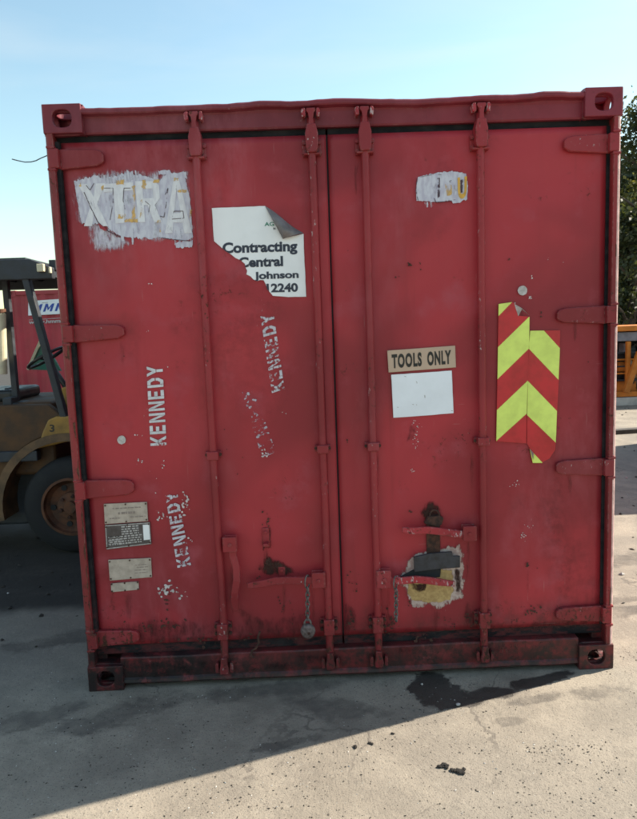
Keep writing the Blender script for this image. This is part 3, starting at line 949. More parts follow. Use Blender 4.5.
# ---- handles: hub plate on the rod, flat bar, catch on the leaf
def handle(dr, hub, bar_pts, rodx, mat=M_rod):
    """hub = px rectangle, bar_pts = centre line in px with half width"""
    a = at(hub[0], hub[1], -0.012); b = at(hub[2], hub[3], -0.012)
    x0, x1 = sorted((a.x, b.x)); z0, z1 = sorted((a.z, b.z))
    mb = MB()
    mb.box(x0, x1, -0.016, -0.008, z0, z1)
    mb.box(x0, x1, 0.018, 0.026, z0, z1)
    xe0, xe1 = (x0-0.004, x0+0.004) if abs(x0-rodx) < abs(x1-rodx) else (x1-0.004, x1+0.004)
    mb.box(xe0, xe1, -0.0155, 0.0255, z0+0.001, z1-0.001)
    hb = mb.build('handle_hub', M_rod, dr, bevel=0.003)
    mb = MB(); cx, cz = (x0+x1)/2, (z0+z1)/2
    mb.cyl((cx, -0.022, cz), (cx, 0.030, cz), 0.008, n=10); mb.build('rivet', M_rod, dr, bevel=0.001)
    pts = [at(p[0], p[1], -0.002) for p in bar_pts]
    hw = 0.0165
    mb = MB()
    top, bot = [], []
    for i, p in enumerate(pts):
        d = (pts[min(i+1, len(pts)-1)]-pts[max(i-1, 0)]); d.y = 0; d.normalize()
        nrm = Vector((-d.z, 0, d.x))
        k = hw*(0.75 if i == len(pts)-1 else 1.0)
        top.append((p.x+nrm.x*k, p.z+nrm.z*k)); bot.append((p.x-nrm.x*k, p.z-nrm.z*k))
    n_ = len(pts)
    vs = []
    for yy in (-0.008, 0.005):
        for q in (top, bot):
            for i, p in enumerate(q): vs.append((p[0], yy+bar_pts[i][2], p[1]))
    fs = []
    for i in range(n_-1):
        fs += [(i, i+1, n_+i+1, n_+i), (2*n_+i, 3*n_+i, 3*n_+i+1, 2*n_+i+1), (i, 2*n_+i, 2*n_+i+1, i+1), (n_+i, n_+i+1, 3*n_+i+1, 3*n_+i)]
    fs += [(0, n_, 3*n_, 2*n_), (n_-1, 3*n_-1, 4*n_-1, 2*n_-1)]
    mb.add(vs, fs)
    return mb.build('handle', mat, dr, bevel=0.003)
handle(doorL, (223, 537.5, 237, 552), [(232.5, 547, 0), (233, 556, 0), (236.5, 567, -0.006), (237, 580, -0.012), (235, 592, -0.010), (234.5, 602, -0.004), (236.5, 611, 0)], -0.590)
handle(doorL, (311.5, 573, 325, 588), [(316, 580, 0), (302, 580.5, 0), (286, 581, 0.008), (275, 581.5, 0.010), (262, 584, 0.002), (247.5, 585.5, 0)], -0.101)
handle(doorR, (377, 571, 391.5, 588), [(388, 580.5, 0), (402, 580.5, -0.004), (416, 579.5, 0), (428, 580.5, 0.0), (440, 582, -0.004), (454.5, 584, 0)], 0.124, M_worn_handle)
handle(doorR, (463, 526.5, 476, 541), [(468, 535, 0), (455, 533.5, 0), (440, 531.5, 0), (428, 530.5, 0.006), (416, 531, 0.004), (402, 530, 0)], 0.616, M_worn_handle)
def catch(dr, px, py, hh, mat=M_rod):
    c = at(px, py, DY)
    mb = MB()
    mb.box(c.x-0.016, c.x+0.016, 0.042, 0.0485, c.z-hh, c.z+hh)
    mb.box(c.x-0.013, c.x+0.013, 0.010, 0.0425, c.z-hh*0.75, c.z-hh*0.45)
    mb.cyl((c.x, 0.034, c.z+hh*0.55), (c.x, 0.0425, c.z+hh*0.55), 0.009, n=8)
    mb.build('handle_catch', mat, dr, bevel=0.003)
catch(doorL, 266, 537, 0.045)
catch(doorL, 282, 574, 0.036)
# forged ring catch above the upper right handle
c = at(432.5, 519, DY)
mb = MB()
mb.prism([(c.x-0.042, c.z-0.012), (c.x+0.020, c.z-0.030), (c.x+0.036, c.z-0.020), (c.x+0.046, c.z+0.008), (c.x+0.026, c.z+0.022), (c.x-0.024, c.z+0.018)], 0.020, 0.0485)
mb.tube([(c.x+0.006+0.021*math.cos(t), 0.030, c.z+0.026+0.021*math.sin(t)) for t in [math.pi*k/10 for k in range(-1, 12)]], 0.0045, n=8)
mb.build('handle_catch', M_rust, doorR, bevel=0.003)
a, b = at(426, 524, DY), at(440, 553, DY)
mb = MB(); mb.box(a.x, b.x, 0.040, 0.0485, b.z, a.z); mb.build('rusty_strap', M_rust, doorR, bevel=0.002)

# ---- scraped lock patch of the right leaf
def decal(name, polys_px, mat, dr, y=DY-0.0062, jagged=0.004, seed=1, step=0.010, ax=1, az=1, label=None):
    for k, p in enumerate(polys_px):
        mb = MB()
        pl = dp(p, y)
        if jagged: pl = jag(pl, step, jagged, ax, az, seed+k)
        mb.tris(triangulate(pl), y)
        o = mb.build(name, mat, dr, fixn=True)
    return o
soft_decal('scraped_patch', [(399, 576), (408, 566), (411, 556), (422, 553), (430, 548), (444, 548), (459, 545), (463, 555), (461, 566), (465, 580), (462, 596), (452, 601), (440, 607), (428, 604), (416, 608), (408, 600), (406, 589)], M_halo2, doorR, DY-0.0054, 1.22, seed=5)
soft_decal('bare_paint', [(409, 584), (420, 574), (440, 570), (451, 571), (453, 590), (449, 599), (438, 602), (424, 602), (413, 600), (409, 594)], M_yel2, doorR, DY-0.0062, 1.16, seed=6)
soft_decal('rust_shade_patch', [(409, 583), (428, 583), (426, 591), (420, 594), (414, 590)], M_rust_shade, doorR, DY-0.0072, 1.3, seed=8)
soft_decal('rust_shade_patch', [(454, 568), (461, 568), (462, 596), (456, 594)], M_rust_shade, doorR, DY-0.0072, 1.3, seed=9)  # dark shadow strip right of the yellow coat, painted in
mb = MB(); mb.prism(dp([(400, 577), (413, 570), (441, 569), (440, 577), (420, 580), (400, 580)], 0.04), 0.036, 0.0485); mb.build('lock_slot', M_rubber, doorR, bevel=0.002)
mb = MB(); mb.prism(dp([(413.5, 557), (430, 553.5), (452, 551.5), (453, 556), (460, 556), (460, 567.5), (438, 569), (414.5, 572)], 0.022), 0.018, 0.030); mb.build('lock_cover', M_darksteel, doorR, bevel=0.002)
mb = MB(); a = at(421, 562, 0.03); b = at(452, 562, 0.03)
mb.box(a.x, b.x, 0.030, 0.0485, a.z-0.006, a.z+0.022); mb.build('cover_bracket', M_rust, doorR)

# ---- data plates
def data_plate(quad, dark, rows, seed):
    rnd = random.Random(seed)
    mb = MB()
    q = dp(quad, DY-0.006)
    mb.prism(q, DY-0.0085, DY-0.004, 0)
    def P(u, v):
        TL, TR, BR, BL = q
        return tuple((TL[k]*(1-u)+TR[k]*u)*(1-v)+(BL[k]*(1-u)+BR[k]*u)*v for k in (0, 1))
    y = DY-0.0093
    for (v0, v1, u0, u1, nseg) in rows:
        u = u0
        while u < u1:
            l = rnd.uniform(0.03, 0.10)*nseg
            e = min(u1, u+l)
            mb.tris([[P(u, v0), P(e, v0), P(e, v1), P(u, v1)]], y, 1)
            u = e+rnd.uniform(0.012, 0.03)
    for u, v in ((0.03, 0.08), (0.97, 0.08), (0.03, 0.92), (0.97, 0.92), (0.5, 0.06), (0.5, 0.94)):
        p = P(u, v)
        mb.cyl((p[0], DY-0.011, p[1]), (p[0], DY-0.008, p[1]), 0.004, n=8, m=2)
    if dark:
        mb.tris([[P(0.84, 0.10), P(0.975, 0.10), P(0.975, 0.78), P(0.84, 0.78)]], y, 3)
        for a_, b_, c_, d_ in ((0.01, 0.99, 0.02, 0.05), (0.01, 0.99, 0.95, 0.98), (0.01, 0.025, 0.05, 0.95), (0.975, 0.99, 0.05, 0.95)):
            mb.tris([[P(a_, c_), P(b_, c_), P(b_, d_), P(a_, d_)]], y, 1)
    return mb.build('data_plate', [M_plate_dark if dark else M_plate, M_print if dark else M_print_dim, M_rust, M_vinyl], doorL)
data_plate([(104, 504), (147, 502), (148, 521), (105, 524)], False, [(0.22, 0.27, 0.2, 0.85, 1), (0.44, 0.56, 0.32, 0.72, 1), (0.72, 0.77, 0.12, 0.38, 1), (0.70, 0.75, 0.6, 0.95, 1)], 1)
data_plate([(105, 525), (150, 522), (151.5, 544), (106.5, 549.5)], True,
           [(0.10+0.1*i, 0.15+0.1*i, (0.36 if i < 4 else 0.08), 0.74 if i < 4 else 0.80, 0.8) for i in range(8)]+[(0.5+0.14*i, 0.53+0.14*i, 0.06, 0.34, 1.5) for i in range(3)], 2)
data_plate([(108.5, 560), (151, 558), (152, 577), (110, 580.5)], False, [(0.3, 0.34, 0.62, 0.9, 1), (0.42, 0.46, 0.66, 0.92, 1), (0.56, 0.60, 0.6, 0.9, 1), (0.70, 0.74, 0.6, 0.9, 1)], 3)
data_plate([(111, 583.5), (138.5, 581.5), (139, 589.5), (111.5, 592)], False, [], 4)

# ---- stencilled names
def R_(x0, y0, x1, y1): return [(x0, y0), (x1, y0), (x1, y1), (x0, y1)]
GL = {
 'K': [R_(0, 0, .27, 1), [(.31, .52), (.31, .40), (.72, 0), (1.02, 0), (.55, .52)], [(.31, .48), (.55, .48), (1.0, 1), (.72, 1), (.31, .62)]],
 'E': [R_(0, 0, .28, 1), R_(.31, 0, .92, .2), R_(.31, .40, .80, .60), R_(.31, .8, .92, 1)],
 'N': [R_(0, 0, .25, 1), R_(.75, 0, 1, 1), [(.28, 1), (.28, .66), (.72, 0), (.72, .36)]],
 'D': [R_(0, 0, .27, 1), [(.32, .8), (.55, .8), (.72, .62), (.72, .53), (1, .53), (1, .70), (.72, 1), (.32, 1)], [(.32, .2), (.55, .2), (.72, .38), (.72, .47), (1, .47), (1, .30), (.72, 0), (.32, 0)]],
 'Y': [R_(.36, 0, .64, .40), [(.34, .44), (.66, .44), (1.04, 1), (.75, 1), (.5, .66), (.25, 1), (-.04, 1)]],
}
def stencil(word, quad, mat, dr, label, keep=None):
    tl = []
    x = 0
    for k, ch in enumerate(word):
        if keep is None or k in keep:
            for p in GL[ch]:
                tl += triangulate([(x+a*0.78, b) for a, b in p])
        x += 0.98
    tl2 = warp(tl, dp(quad, DY-0.006), (0, x-0.2, 0, 1))
    mb = MB(); mb.tris(tl2, DY-0.0062)
    return tag(mb.build('stencil_lettering', mat, dr), label)
stencil('KENNEDY', [(150.5, 446), (146.5, 367), (162.5, 365.5), (166.5, 445)], M_stencil, doorL, 'crisp white stencilled name running upwards')
stencil('KENNEDY', [(272, 393), (260.5, 316.5), (273.5, 313), (284.5, 389)], M_stencil_worn, doorL, 'worn white stencilled name left of the inner rod')
stencil('KENNEDY', [(262, 458), (242, 392), (253.5, 388), (276, 452)], M_stencil_faint, doorL, 'nearly faded stencilled name, slanting')
stencil('KENNEDY', [(177.5, 568), (165, 494), (177, 491.5), (191, 565)], M_stencil_worn, doorL, 'scuffed stencilled name beside the data plates')

# ---- brushed-over lettering
random.seed(21)
y1 = DY-0.0060
mb = MB()
def stroke(px_poly, m, y, jg=0.006, seed=1, ax=0.3, az=1.0, step=0.006):
    mb.tris(triangulate(jag(dp(px_poly, y), step, jg, ax, az, seed)), y, m)
stroke([(74, 181), (92, 176), (110, 178), (128, 172), (160, 180), (168, 172), (178, 176), (185, 177), (190, 200), (193, 238), (184, 241), (165, 238), (138, 238), (120, 236), (108, 228), (100, 218), (98, 224), (82, 224), (78, 205)], 0, y1, 0.006, 3)
WS = soft('smeared_white', (0.60, 0.59, 0.66), 30, (2.6, 1, 0.5), 0.62, (0.48, 0.44, 0.54), 0.6, 0.22, 0.75)
soft_decal('paint_smear', [(86, 222), (102, 222), (114, 234), (132, 243), (116, 249), (104, 252), (94, 250)], WS, doorL, y1-0.0002, 1.3, seed=3)
soft_decal('paint_smear', [(74, 178), (110, 172), (186, 172), (192, 240), (150, 240), (100, 228), (80, 222)], WS, doorL, y1+0.0002, 1.12, seed=4)
#stroke([(84, 224), (100, 222), (112, 232), (134, 242), (120, 249), (108, 246), (100, 252), (92, 250)], 1, y1-0.0004, 0.004, 4)
stroke([(100, 176), (118, 172), (136, 170), (139, 179), (110, 186)], 1, y1-0.0004, 0.006, 5)
stroke([(158, 171), (170, 170), (171, 173), (186, 172), (187, 178), (172, 180), (170, 176), (159, 174)], 0, y1-0.0004, 0.004, 6)
stroke([(175, 242), (193, 240), (192, 247), (176, 248)], 0, y1-0.0004, 0.005, 7)
for k in range(5):
    x = random.uniform(120, 188); yb = random.uniform(226, 238) if x > 110 else random.uniform(220, 240)
    l = random.uniform(4, 14)
    stroke([(x, yb-6), (x+random.uniform(1.5, 4), yb-6), (x+random.uniform(1, 4)+l*0.05, yb+l), (x+0.4+l*0.05, yb+l)], 1, y1-0.0006-0.00005*k, 0.003, 30+k)
# the old letters showing through
XL = {'X': [[(0, 1), (.34, 1), (1, 0), (.66, 0)], [(.66, 1), (1, 1), (.60, .47), (.43, .47)], [(0, 0), (.34, 0), (.57, .53), (.40, .53)]],
      'T': [[(0, .8), (1, .8), (1, 1), (0, 1)], [(.34, 0), (.66, 0), (.66, .8), (.34, .8)]],
      'R': [[(0, 0), (.3, 0), (.3, 1), (0, 1)], [(.3, .82), (.75, .82), (.98, .9), (.8, 1), (.3, 1)], [(.72, .5), (1, .6), (.98, .9), (.72, .82)], [(.3, .42), (.75, .42), (1, .6), (.3, .58)], [(.45, .42), (.75, .42), (1, 0), (.68, 0)]],
      'A': [[(0, 0), (.28, 0), (.52, .9), (.4, 1)], [(.72, 0), (1, 0), (.62, 1), (.4, 1), (.5, .82)], [(.26, .2), (.76, .2), (.72, .38), (.3, .38)]]}
tl = []
for ch_, quad_ in (('X', [(78, 184), (105, 183), (108, 226), (84, 226)]), ('T', [(103, 184), (133, 182), (134, 222), (106, 224)]), ('R', [(135, 181), (159, 181), (162, 222), (138, 222)]), ('A', [(163, 180), (189, 179), (192, 233), (165, 233)])):
    for p_ in XL[ch_]: tl += warp(triangulate(p_), dp(quad_, y1-0.001), (0, 1, 0, 1))
for k_, t_ in enumerate(tl): mb.tris([t_], y1-0.0014-0.000008*k_, 2)
for (a, b_, c_, d_) in ((76, 183, 5, 3), (116, 180, 8, 4), (118, 214, 7, 5), (124, 219, 14, 3), (142, 180, 4, 9), (153, 180, 6, 3), (157, 220, 4, 12), (171, 178, 7, 3), (176, 190, 10, 2), (132, 186, 3, 36), (190, 210, 2, 18), (140, 200, 3, 18), (101, 186, 3, 4)):
    stroke([(a, b_), (a+c_, b_-0.5), (a+c_, b_+d_), (a, b_+d_)], 3, y1-0.0018-0.00001*(a % 17), 0.003, int(a), 1.0, 1.0)
def crackline(pts, wpx=0.8):
    wpx *= 0.75
    for (p, q) in zip(pts[:-1], pts[1:]):
        dx, dy_ = q[0]-p[0], q[1]-p[1]; L = math.hypot(dx, dy_) or 1
        nx_, ny_ = -dy_/L*wpx/2, dx/L*wpx/2
        mb.tris([dp([(p[0]+nx_, p[1]+ny_), (q[0]+nx_, q[1]+ny_), (q[0]-nx_, q[1]-ny_), (p[0]-nx_, p[1]-ny_)], y1-0.0022)], y1-0.0022, 4)
crackline([(84, 192), (91, 208), (98, 222), (108, 231), (120, 237)], 1.1)
crackline([(104, 188), (113, 188), (113, 203), (110, 220)]); crackline([(131, 188), (124, 188), (123, 200), (125, 209)])
crackline([(165, 195), (168, 188), (166, 205), (164, 217), (160, 216)], 0.9); crackline([(172, 218), (174, 211), (183, 211), (184, 218), (172, 219)], 0.9)
crackline([(158, 237), (170, 239), (190, 241)], 0.8); crackline([(145, 201), (150, 205), (148, 215)], 0.7); crackline([(86, 185), (90, 190), (94, 183)], 0.8)
stroke([(98, 223), (103, 226), (107, 230), (105, 231), (100, 228)], 5, y1-0.0024, 0.0015, 77)
o = tag(mb.build('brushed_paint', [M_brush, M_brush_dry, M_ghost, M_orange, M_crack, M_door], doorL), 'white paint brushed over old large letters, flaking')
# right patch
mb = MB()
stroke([(418, 177), (434, 173), (452, 171), (466, 173), (468, 186), (467, 200), (452, 200), (437, 202), (416.5, 201), (416, 190)], 0, y1, 0.003, 11)
stroke([(424, 202), (436, 202), (434, 207), (426, 207)], 1, y1-0.0004, 0.004, 12)
stroke([(451, 200), (464, 199), (460, 203), (453, 203)], 0, y1-0.0004, 0.002, 13)
stroke([(437.5, 178), (440, 178), (440, 196), (437.5, 198)], 4, y1-0.001, 0.002, 14)
stroke([(449.5, 180), (452, 179), (452, 183), (449.5, 183)], 4, y1-0.001, 0.001, 15)
stroke([(445, 184), (447, 183), (452, 185), (452, 194), (447, 196)], 3, y1-0.0014, 0.003, 16)
mb.tris(warp(text_tris('U', 0.04), dp([(457.5, 177.5), (467, 176), (466.5, 198), (458, 199)], y1-0.002)), y1-0.002, 2)
stroke([(460.5, 180), (463, 179), (462.5, 192), (460.5, 193)], 4, y1-0.0024, 0.0015, 17)
crackline([(417, 178), (416, 190), (418, 200)], 0.8); crackline([(434, 198), (436, 202), (452, 201)], 0.8); crackline([(420, 177), (434, 174), (446, 175)], 0.5)
tag(mb.build('brushed_paint', [M_brush, M_brush_dry, M_orange_full, M_orange, M_crack], doorR), 'white paint patch with a few old letters showing through')

# ---- scrapes, flecks and rust spots on the leaves
def flecks(dr, spots, mat, seed, name):
    rnd = random.Random(seed)
    mb = MB()
    for (px, py, rx, ry, n_, sz) in spots:
        for k in range(n_):
            cx = px+rnd.gauss(0, 0.45)*rx; cy = py+rnd.gauss(0, 0.45)*ry
            s = sz*rnd.uniform(0.4, 1.2)
            a0 = rnd.uniform(0, 6.28)
            el = rnd.uniform(0.3, 1.0)
            pts = []
            for i in range(7):
                t = 2*math.pi*i/7
                u, v = s*math.cos(t)*rnd.uniform(0.6, 1.2), s*el*math.sin(t)*rnd.uniform(0.6, 1.2)
                pts.append((cx+u*math.cos(a0)-v*math.sin(a0), cy+u*math.sin(a0)+v*math.cos(a0)))
            mb.tris(triangulate(dp(pts, DY-0.006)), DY-0.0064-0.00002*k)
    return tag(mb.build(name, mat, dr), kind='stuff')
M_fleck = simple('bare_fleck', (0.55, 0.50, 0.50), 0.7, 0.3, 60)
flecks(doorL, [(164, 590, 8, 7, 26, 1.6), (178, 593, 8, 5, 9, 1.4), (160, 515, 8, 8, 12, 1.1), (185, 505, 5, 14, 16, 1.5), (190, 540, 4, 3, 4, 1), (266, 452, 5, 6, 8, 1.3), (140, 461, 4, 3, 6, 0.8), (164, 464, 3, 5, 5, 0.8), (147, 331, 2, 1, 2, 0.8), (168, 367, 1, 1, 2, 0.9), (138, 435, 5, 2, 5, 0.8), (285, 412, 3, 2, 2, 0.8), (138, 217, 4, 2, 2, 0.8), (150, 284, 6, 1, 4, 0.7), (148, 480, 30, 30, 5, 0.6), (200, 220, 1, 6, 4, 0.7)], M_fleck, 4, 'paint_flecks')
flecks(doorR, [(416, 425, 5, 4, 8, 0.7), (416, 440, 3, 14, 14, 0.7), (412, 471, 4, 3, 10, 0.8), (532, 278, 2, 5, 5, 0.8), (530, 298, 2, 2, 4, 1.0), (517, 483, 6, 3, 8, 0.7), (524, 537, 5, 4, 8, 0.8), (528, 527, 5, 3, 5, 0.6), (515, 303, 1, 1, 1, 0.6), (548, 262, 5, 5, 2, 0.6), (564, 262, 1, 1, 1, 0.8), (397, 590, 6, 20, 4, 0.7)], M_fleck, 5, 'paint_flecks')
flecks(doorL, [(266, 522, 5, 10, 10, 1.4), (280, 566, 8, 4, 16, 1.2), (268, 560, 4, 10, 14, 1.3), (258, 578, 3, 3, 4, 1.2), (200, 640, 25, 6, 20, 1.6), (160, 625, 40, 6, 30, 1.6), (300, 614, 25, 16, 16, 1.0), (283, 605, 10, 8, 10, 1.1), (168, 600, 3, 8, 8, 1.4), (250, 460, 40, 60, 8, 0.7), (125, 360, 30, 60, 8, 0.7), (250, 638, 8, 4, 8, 1.4), (304, 640, 15, 5, 10, 1.4)], M_rust, 6, 'rust_specks')
flecks(doorR, [(528, 565, 2, 2, 4, 2.0), (538, 568, 2, 1, 2, 1.0), (528, 612, 8, 5, 12, 1.5), (540, 606, 4, 3, 5, 1.2), (410, 265, 1, 4, 3, 1.5), (420, 266, 1, 5, 4, 1.2), (409, 263, 3, 2, 3, 1.4), (398, 275, 3, 3, 2, 1), (508, 259, 3, 1, 3, 1.2), (541, 315, 1, 4, 5, 1.1), (588, 362, 2, 1, 3, 1.2), (390, 620, 10, 14, 22, 1.7), (410, 605, 4, 8, 6, 1.0), (352, 580, 8, 14, 10, 1.0), (350, 622, 10, 10, 14, 1.6), (470, 620, 8, 10, 14, 1.4), (448, 620, 6, 6, 8, 1.2), (347, 300, 3, 100, 5, 0.7), (420, 640, 8, 6, 10, 2.2), (455, 625, 5, 8, 8, 1.4), (410, 512, 2, 3, 4, 1.2), (560, 418, 20, 1, 8, 0.7), (347, 440, 2, 2, 2, 1)], M_rust, 7, 'rust_specks')
# round white paint dots
for dr, px, py, r_ in ((doorL, 121.5, 440, 4.3), (doorR, 522.5, 290.5, 4.8)):
    decal('paint_dot', [[(px+r_*math.cos(t), py+r_*math.sin(t)) for t in [2*math.pi*k/18 for k in range(18)]]], M_print, dr, jagged=0.0008, seed=3)
# patches of old touch-up paint and dirt
for k, p in enumerate(([(409, 425), (417, 424), (416, 440), (406, 443)], [(424, 500), (440, 505), (444, 520), (426, 522), (420, 512)], [(372, 600), (384, 610), (398, 618), (396, 634), (374, 632)], [(338, 600), (356, 604), (360, 630), (342, 636)], [(466, 600), (476, 604), (474, 630), (462, 628)], [(500, 626), (540, 622), (600, 618), (600, 626), (540, 631), (500, 634)], [(428, 541), (441, 541), (442, 556), (427, 556)])):
    soft_decal('rust_stain', p, M_rust_shade if k in (1, 6) else M_dirtred, doorR, DY-0.0058-0.0001*k, 1.5, seed=40+k)
for k, p in enumerate(([(112, 622), (150, 618), (200, 620), (218, 624), (216, 642), (150, 646), (112, 648)], [(262, 526), (271, 526), (272, 550), (262, 552)], [(252, 570), (268, 556), (285, 562), (300, 574), (270, 577)], [(232, 604), (260, 618), (310, 612), (320, 640), (260, 645), (226, 646)])):
    soft_decal('rust_stain', p, M_rust_shade if k in (1, 2) else M_dirtred, doorL, DY-0.0058-0.0001*k, 1.5, seed=60+k)

# rust runs below the fittings
M_run = soft('rust_run', (0.085, 0.024, 0.018), 40, (2.5, 1, 0.25), 0.62, (0.05, 0.018, 0.014), lo=0.32, hi=1.5)
for k, (dr, px, py, w_, l_) in enumerate(((doorL, 214, 478, 3, 22), (doorL, 326, 470, 3, 18), (doorL, 232, 590, 5, 26), (doorL, 266, 562, 4, 14), (doorL, 128, 606, 8, 14), (doorL, 112, 596, 3, 14), (doorL, 313, 606, 4, 20), (doorL, 200, 180, 3, 14), (doorL, 122, 352, 4, 12), (doorL, 284, 600, 4, 16),
                                      (doorR, 378, 470, 3, 20), (doorR, 468, 562, 4, 22), (doorR, 437, 622, 7, 12), (doorR, 570, 486, 5, 12), (doorR, 575, 330, 5, 12), (doorR, 472, 470, 3, 22), (doorR, 528, 582, 2, 14), (doorR, 388, 604, 4, 18), (doorR, 356, 180, 3, 16), (doorR, 522, 318, 2, 14))):
    soft_decal('rust_run', [(px-w_/2, py-l_), (px+w_/2, py-l_), (px+w_*0.6, py), (px+w_*0.25, py+l_), (px-w_*0.2, py+l_), (px-w_*0.6, py)], M_run, dr, DY-0.0057-0.00002*k, 1.2, seed=200+k)
# dirt and streaks on the sill
mb = MB()
rnd = random.Random(5)
for k in range(30):
    px = rnd.uniform(503, 548); x = at(px, 640, 0.0).x
    zt = rnd.uniform(0.115, 0.138); zb = zt-rnd.uniform(0.02, 0.08)
    w_ = rnd.uniform(0.0015, 0.004)
    mb.tris([[(x-w_, zt), (x+w_, zt), (x+w_*0.5, zb), (x-w_*0.5, zb)]], 0.0125+0.00003*k)
tag(mb.build('dirt_streaks', M_ruststain, sill), kind='stuff')
for k, p in enumerate(([(128, 664), (160, 660), (200, 657), (228, 656), (226, 674), (170, 679), (130, 681)], [(236, 664), (270, 662), (320, 664), (318, 669), (238, 672)], [(395, 645), (410, 641), (414, 652), (398, 656)], [(485, 644), (500, 641), (504, 652), (487, 655)], [(290, 655), (340, 652), (345, 664), (295, 668)])):
    soft_decal('grime_patch', p, M_smear2, sill, 0.0120-0.0002*k, 1.35, plane=0.012, seed=80+k)

# small bent hook left in the bottom seam
mb = MB()
pts = [at(*p, 0.0) for p in ((260, 631), (258, 637), (259, 642), (256, 648), (252, 650), (251, 655), (254, 657))]
mb.tube([(p.x, -0.006, p.z) for p in pts], 0.0048, n=8)
tag(mb.build('bent_hook', M_rust), 'small bent rusty metal hook hanging in the bottom seam of the left door', 'hook')
# loose wire from the left post
mb = MB()
pts = [(12, 159), (18, 160.5), (25, 162), (31, 161.8), (36, 160.5), (41, 158), (48, 155)]
W_ = [at(p[0], p[1], 0.04) for p in pts]
mb.tube(W_, 0.0022, n=6)
tag(mb.build('loose_wire', M_darksteel), 'thin dark loose wire sticking out left of the top hinge', 'wire')

# ------------------------------------------------------------------ chains and padlock
def chain(px, py0, py1, name, label):
    mb = MB()
    a, b = at(px, py0, -0.024), at(px, py1, -0.024)
    L = a.z-b.z; pitch = 0.0215
    k = int(L/pitch)
    for i in range(k):
        zc = a.z-pitch*(i+0.5)
        ring = []
        for t in range(14):
            an = 2*math.pi*t/14
            u = 0.0085*math.cos(an); v = 0.0150*math.copysign(abs(math.sin(an))**0.8, math.sin(an))
            tw = (0.4 if i % 2 else 0.4+math.pi/2)+random.uniform(-0.2, 0.2)
            ring.append((a.x+u*math.cos(tw)+(b.x-a.x)*i/k, -0.026+u*math.sin(tw), zc+v))
        mb.tube(ring, 0.0032, n=6, closed=True)
    # turn round the handle
    mb.tube([(a.x+0.010*math.cos(t), -0.003+0.030*math.cos(t*1.0)*0.6-0.004, a.z+0.022+0.030*math.sin(t)) for t in [2*math.pi*j/22 for j in range(22)]], 0.0035, n=6, closed=True)
    return tag(mb.build(name, M_chain, smooth=True), label, 'chain')
chain(307.5, 588, 622, 'chain', 'short steel chain on the left door handle carrying the padlock')
chain(396, 589, 621, 'chain', 'bare steel chain hanging from the right door handle beside the scraped patch')
c = at(308, 630.5, -0.02)
pl = tag(empty('padlock', (c.x, -0.02, c.z-0.037)), 'weathered grey round padlock hanging on the left chain', 'padlock')
mb = MB()
mb.lathe([(0.0, -0.013), (0.026, -0.013), (0.032, -0.008), (0.034, 0.0), (0.032, 0.008), (0.026, 0.013), (0.0, 0.013)], (c.x, -0.022, c.z), 'y', 28)
for v in mb.v:
    if v.z < c.z: v.z = c.z+(v.z-c.z)*1.10
mb.build('lock_body', simple('weathered_lock', (0.13, 0.10, 0.10), 0.6, 0.45, 90, 0.35, 0.4), pl, smooth=True, fixn=True)
mb = MB(); mb.tube([(c.x-0.014, -0.022, c.z+0.022), (c.x-0.014, -0.022, c.z+0.040), (c.x-0.008, -0.022, c.z+0.051), (c.x, -0.022, c.z+0.054), (c.x+0.008, -0.022, c.z+0.051), (c.x+0.014, -0.022, c.z+0.040), (c.x+0.014, -0.022, c.z+0.022)], 0.0048, n=8)
mb.build('shackle', M_chain, pl, smooth=True)
mb = MB(); mb.cyl((c.x+0.004, -0.0365, c.z-0.008), (c.x+0.004, -0.034, c.z-0.008), 0.007, n=12); mb.build('keyhole', M_rust, pl)

# ------------------------------------------------------------------ signs
SY = DY-0.007
def sgn(name, label, quad_px, cat='sign'):
    q = dp(quad_px, SY)
    x = sum(p[0] for p in q)/len(q); z = min(p[1] for p in q)
    return tag(empty(name, (x, SY, z)), label, cat)
Z = lambda x, y: (200+x/5.308, 195+y/5.308)
outline_px = [Z(63, 70), Z(200, 64), Z(345, 58), Z(440, 232), Z(550, 205), Z(553, 330), Z(564, 540), Z(470, 541), Z(386, 535), Z(374, 518), Z(358, 502), Z(349, 474), Z(338, 452), Z(318, 450), Z(303, 457), Z(283, 446), Z(268, 432), Z(247, 420), Z(250, 402), Z(240, 380), Z(238, 365), Z(215, 345), Z(190, 335), Z(165, 314), Z(135, 298), Z(108, 274), Z(75, 245)]
outline = jag(dp(outline_px, SY), 0.02, 0.0007, 1, 1, 5)
cs = sgn('torn_sign', 'torn white contracting sign with folded grey corner on the left door', outline_px)
mb = MB(); mb.prism(outline, SY-0.0015, SY+0.0012); mb.build('panel', M_vinyl, cs)
def print_text(parent, s, quad_px, mat, y, offset=0.02, clip=None, shear=0.0, name='lettering', spacing=1.0, box=None):
    tl = warp(text_tris(s, offset, shear, spacing), dp(quad_px, y), box)
    if clip: tl = clip_all(tl, clip)
    mb = MB(); mb.tris(tl, y)
    return mb.build(name, mat, parent)
LYS = SY-0.0024
print_text(cs, 'Contracting', [Z(118, 252), Z(516, 240), Z(518, 315), Z(120, 327)], M_navy, LYS, 0.042, outline)
print_text(cs, 'Central', [Z(203, 330), Z(440, 322), Z(442, 378), Z(205, 386)], M_navy, LYS, 0.042, outline)
print_text(cs, 'Johnson', [Z(286, 408), Z(523, 401), Z(525, 452), Z(288, 460)], M_navy, LYS, 0.042, outline)
print_text(cs, 'k', [Z(240, 418), Z(264, 417), Z(264, 452), Z(240, 453)], M_navy, LYS, 0.042, outline)
print_text(cs, '12240', [Z(352, 470), Z(519, 466), Z(521, 514), Z(354, 518)], M_navy, LYS, 0.042, outline)
print_text(cs, 'AG', [Z(342, 144), Z(392, 142), Z(394, 164), Z(342, 165)], M_green_ink, LYS, 0.022, outline)
